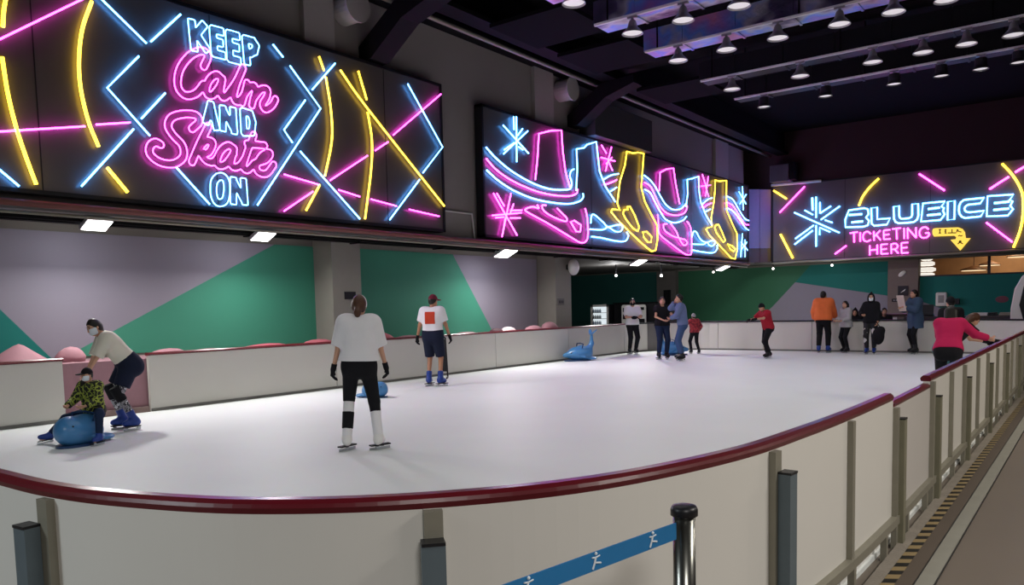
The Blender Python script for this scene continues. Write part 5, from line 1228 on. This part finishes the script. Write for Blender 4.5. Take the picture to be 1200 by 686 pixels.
# 12 pointed hood with bag
def handbag(k):
    c = k['arms'][0][2]+np.array([-.02, .06, -.25])
    def g(P): q = P-c; e = np.abs(q)-np.array([.05, .12, .14]); return np.linalg.norm(np.maximum(e, 0), axis=1)+np.minimum(e.max(1), 0)-.05
    k['put'](g, 'bag', C_BLACK, *k['near']([c], .28), .016)
figure('person', 'person in black pointed hood holding a black bag, blue skates', 'person', (-5.22, 23.75, 0), nrm2(TOCAM*.8+LEFT*.5), 1.66, pel=(0, 0, 1.0), feet=[(-.1, .03, .1), (.1, 0, -.1)], hands=[(-.2, .16, .95), (.2, .2, 1.15)], head=(-.1, .1), hair=(HB, 'short'), cap=(C_BLACK, 'hood'), mask=mat('mask_white', '#dfe6ee', .8),
       top=(C_BLACK, 1.9, .026, -.1, 'jacket'), shoulder=.15, bottom=(mat2('trousers_panel', '#16161a', '#c9c7c4', 5, thr=.56), 1.87, .02), skate=S_BLUE, vox=.016)
tb_ = thing('shoulder_bag', 'black bag hanging at the knees of the person in pointed hood', 'bag', (-4.98, 23.55, .3))
V, Q = surface_nets(lambda P: smin(ell_(P, (-4.98, 23.55, .52), (.16, .12, .24)), ell_(P, (-4.92, 23.55, .68), (.12, .1, .12)), .05), (-5.4, 23.3, .2), (-4.6, 23.8, .95), .02)
b = MB(); b.add(V, [tuple(q) for q in Q]); b.build('pouch', C_BLACK, tb_, smooth=True)
b = MB(); b.tube(crom([(-5.02, 23.55, .72), (-5.06, 23.57, .9), (-5.08, 23.6, 1.02), (-5.02, 23.55, .9), (-4.91, 23.55, .74)], 4), .012, 6); b.build('strap', C_BLACK, tb_, smooth=True)
# 13 long denim coat
figure('person', 'person in long denim coat and black tights reading a white sheet', 'person', (-4.15, 24.1, 0), nrm2(LEFT*.95+TOCAM*.1), 1.72, True, pel=(0, 0, 1.02), lean=.05, feet=[(-.1, .03, .1), (.1, -.03, -.1)], hands=[(-.1, .34, 1.32), (.14, .34, 1.3)], poles=[np.array([-1, -.2, -1]), np.array([1, -.2, -1])], head=(-.15, 0), hair=(HB, 'nape'),
       top=(C_DENIM, 1.9, .05, -.3, 'coat'), bottom=(C_BLACK, 1.87, .012), skate=S_BLACK, vox=.016)
q = np.array([-4.15, 24.1])+nrm2(LEFT*.95+TOCAM*.1)*.42
dd = nrm2(LEFT*.95+TOCAM*.1); ss = np.array([dd[1], -dd[0]])
tag(MB().obox((*q, 1.42), (*(ss*.16), 0), (*(dd*.006), .0), (*(dd*.05), .22)).build('paper_sheet', mat('paper_tan', '#d8c8b8', .8)), 'pale sheet of paper held up by the person in long denim coat', 'paper')
# 14 magenta sweater, 15 and 16 behind her
figure('person', 'person in magenta sweater with long dark hair leaning on the right cap rail', 'person', (-1.72, 12.5, 0), nrm2(-TOCAM*.8+RIGHTV*.55), 1.54, True, pel=(0, -.1, .93), lean=.5, feet=[(-.12, -.05, .1), (.14, -.1, -.2)], hands=[(-.16, .5, .95), (.5, .42, 1.08)], poles=[np.array([-.3, -.2, -1]), np.array([.3, -.2, -1])], head=(.0, .15), hair=(HB, 'long'),
       top=(C_MAG, 1.95, .022, -.03, 'sweater'), bottom=(C_BLACK, 1.87, .014), skate=S_BLUE, vox=.0125)
figure('person', 'person with brown hair bending beside the magenta sweater, teal shorts', 'person', (-1.85, 13.75, 0), nrm2(RIGHTV*.9+TOCAM*.1), 1.5, True, pel=(-.02, -.1, .92), lean=.75, feet=[(-.12, -.1, .1), (.14, -.05, -.2)], hands=[(-.12, .62, .98), (.2, .66, 1.0)], poles=[np.array([-.3, -.2, -1]), np.array([.3, -.2, -1])], head=(-.1, 0), hair=(HBR, 'long'),
       top=(C_BLACK, .6, .025, -.03), bottom=(cloth('teal_short', '#4f7a80'), 1.0, .03, '', 'shorts'), skate=S_BLUE, gloves=C_BLACK, vox=.0145)
figure('person', 'person in black beanie behind the one bending at the right rail', 'person', (-2.3, 16.9, 0), nrm2(-TOCAM), 1.5, pel=(0, 0, 1.02), hair=(HB, 'short'), cap=(C_BLACK, 'beanie'), top=(C_BLACK, 1.9, .03, -.06, 'jacket'), bottom=(C_BLACK, 1.87, .02), skate=S_BLACK, vox=.016)
# 17, 18 sitting on a bench behind the back boards
bx0, bx1 = at_y(996, 380, 26.05)[0], at_y(1042, 380, 26.05)[0]
t = thing('bench', 'low wooden bench behind the back boards, under the two seated people', 'bench', ((bx0+bx1)/2, 26.1, -.03))
MB().box((bx0-.3, 25.9, .4), (bx1+.3, 26.25, .45)).build('seat', mat('bench_wood', '#7a5a3c', .6), t)
for xx in (bx0-.2, bx1+.14): MB().box((xx, 25.93, -.03), (xx+.06, 26.22, .4)).build('leg', M_PLASTB, t)
sit = dict(pel=(0, -.02, .56), lean=.05, knees=[np.array([0, .6, 1]), np.array([0, .6, 1])], feet=[(-.12, .42, .1, -.03), (.12, .42, -.1, -.03)], hands=[(-.1, .3, .66), (.1, .3, .66)], lift=0, skate=S_BLACK, vox=.017)
figure('person', 'person in black headscarf sitting behind the back boards, left of the pointed hood', 'person', (at_y(1002, 380, 26.05)[0], 26.05, 0), nrm2((0.1, -1)), 1.62, hair=(HB, 'short'), cap=(C_BLACK, 'hood'), head=(-.1, .0), top=(C_BLACK, 1.9, .05, -.06, 'jacket'), bottom=(C_BLACK, 1.87, .02), **sit)
figure('person', 'person in black and pink sitting behind the back boards, right of the pointed hood', 'person', (at_y(1036, 380, 26.05)[0], 26.05, 0), nrm2((.25, -1)), 1.66, True, hair=(HB, 'long'), head=(-.1, .3), top=(C_BLACK, 1.9, .03, -.06, 'jacket', [('pink_panel', cloth('dusty_pink', '#8a4a52'), -.2, -.02, .1, .4, 1)]), bottom=(C_BLACK, 1.87, .02), **sit)
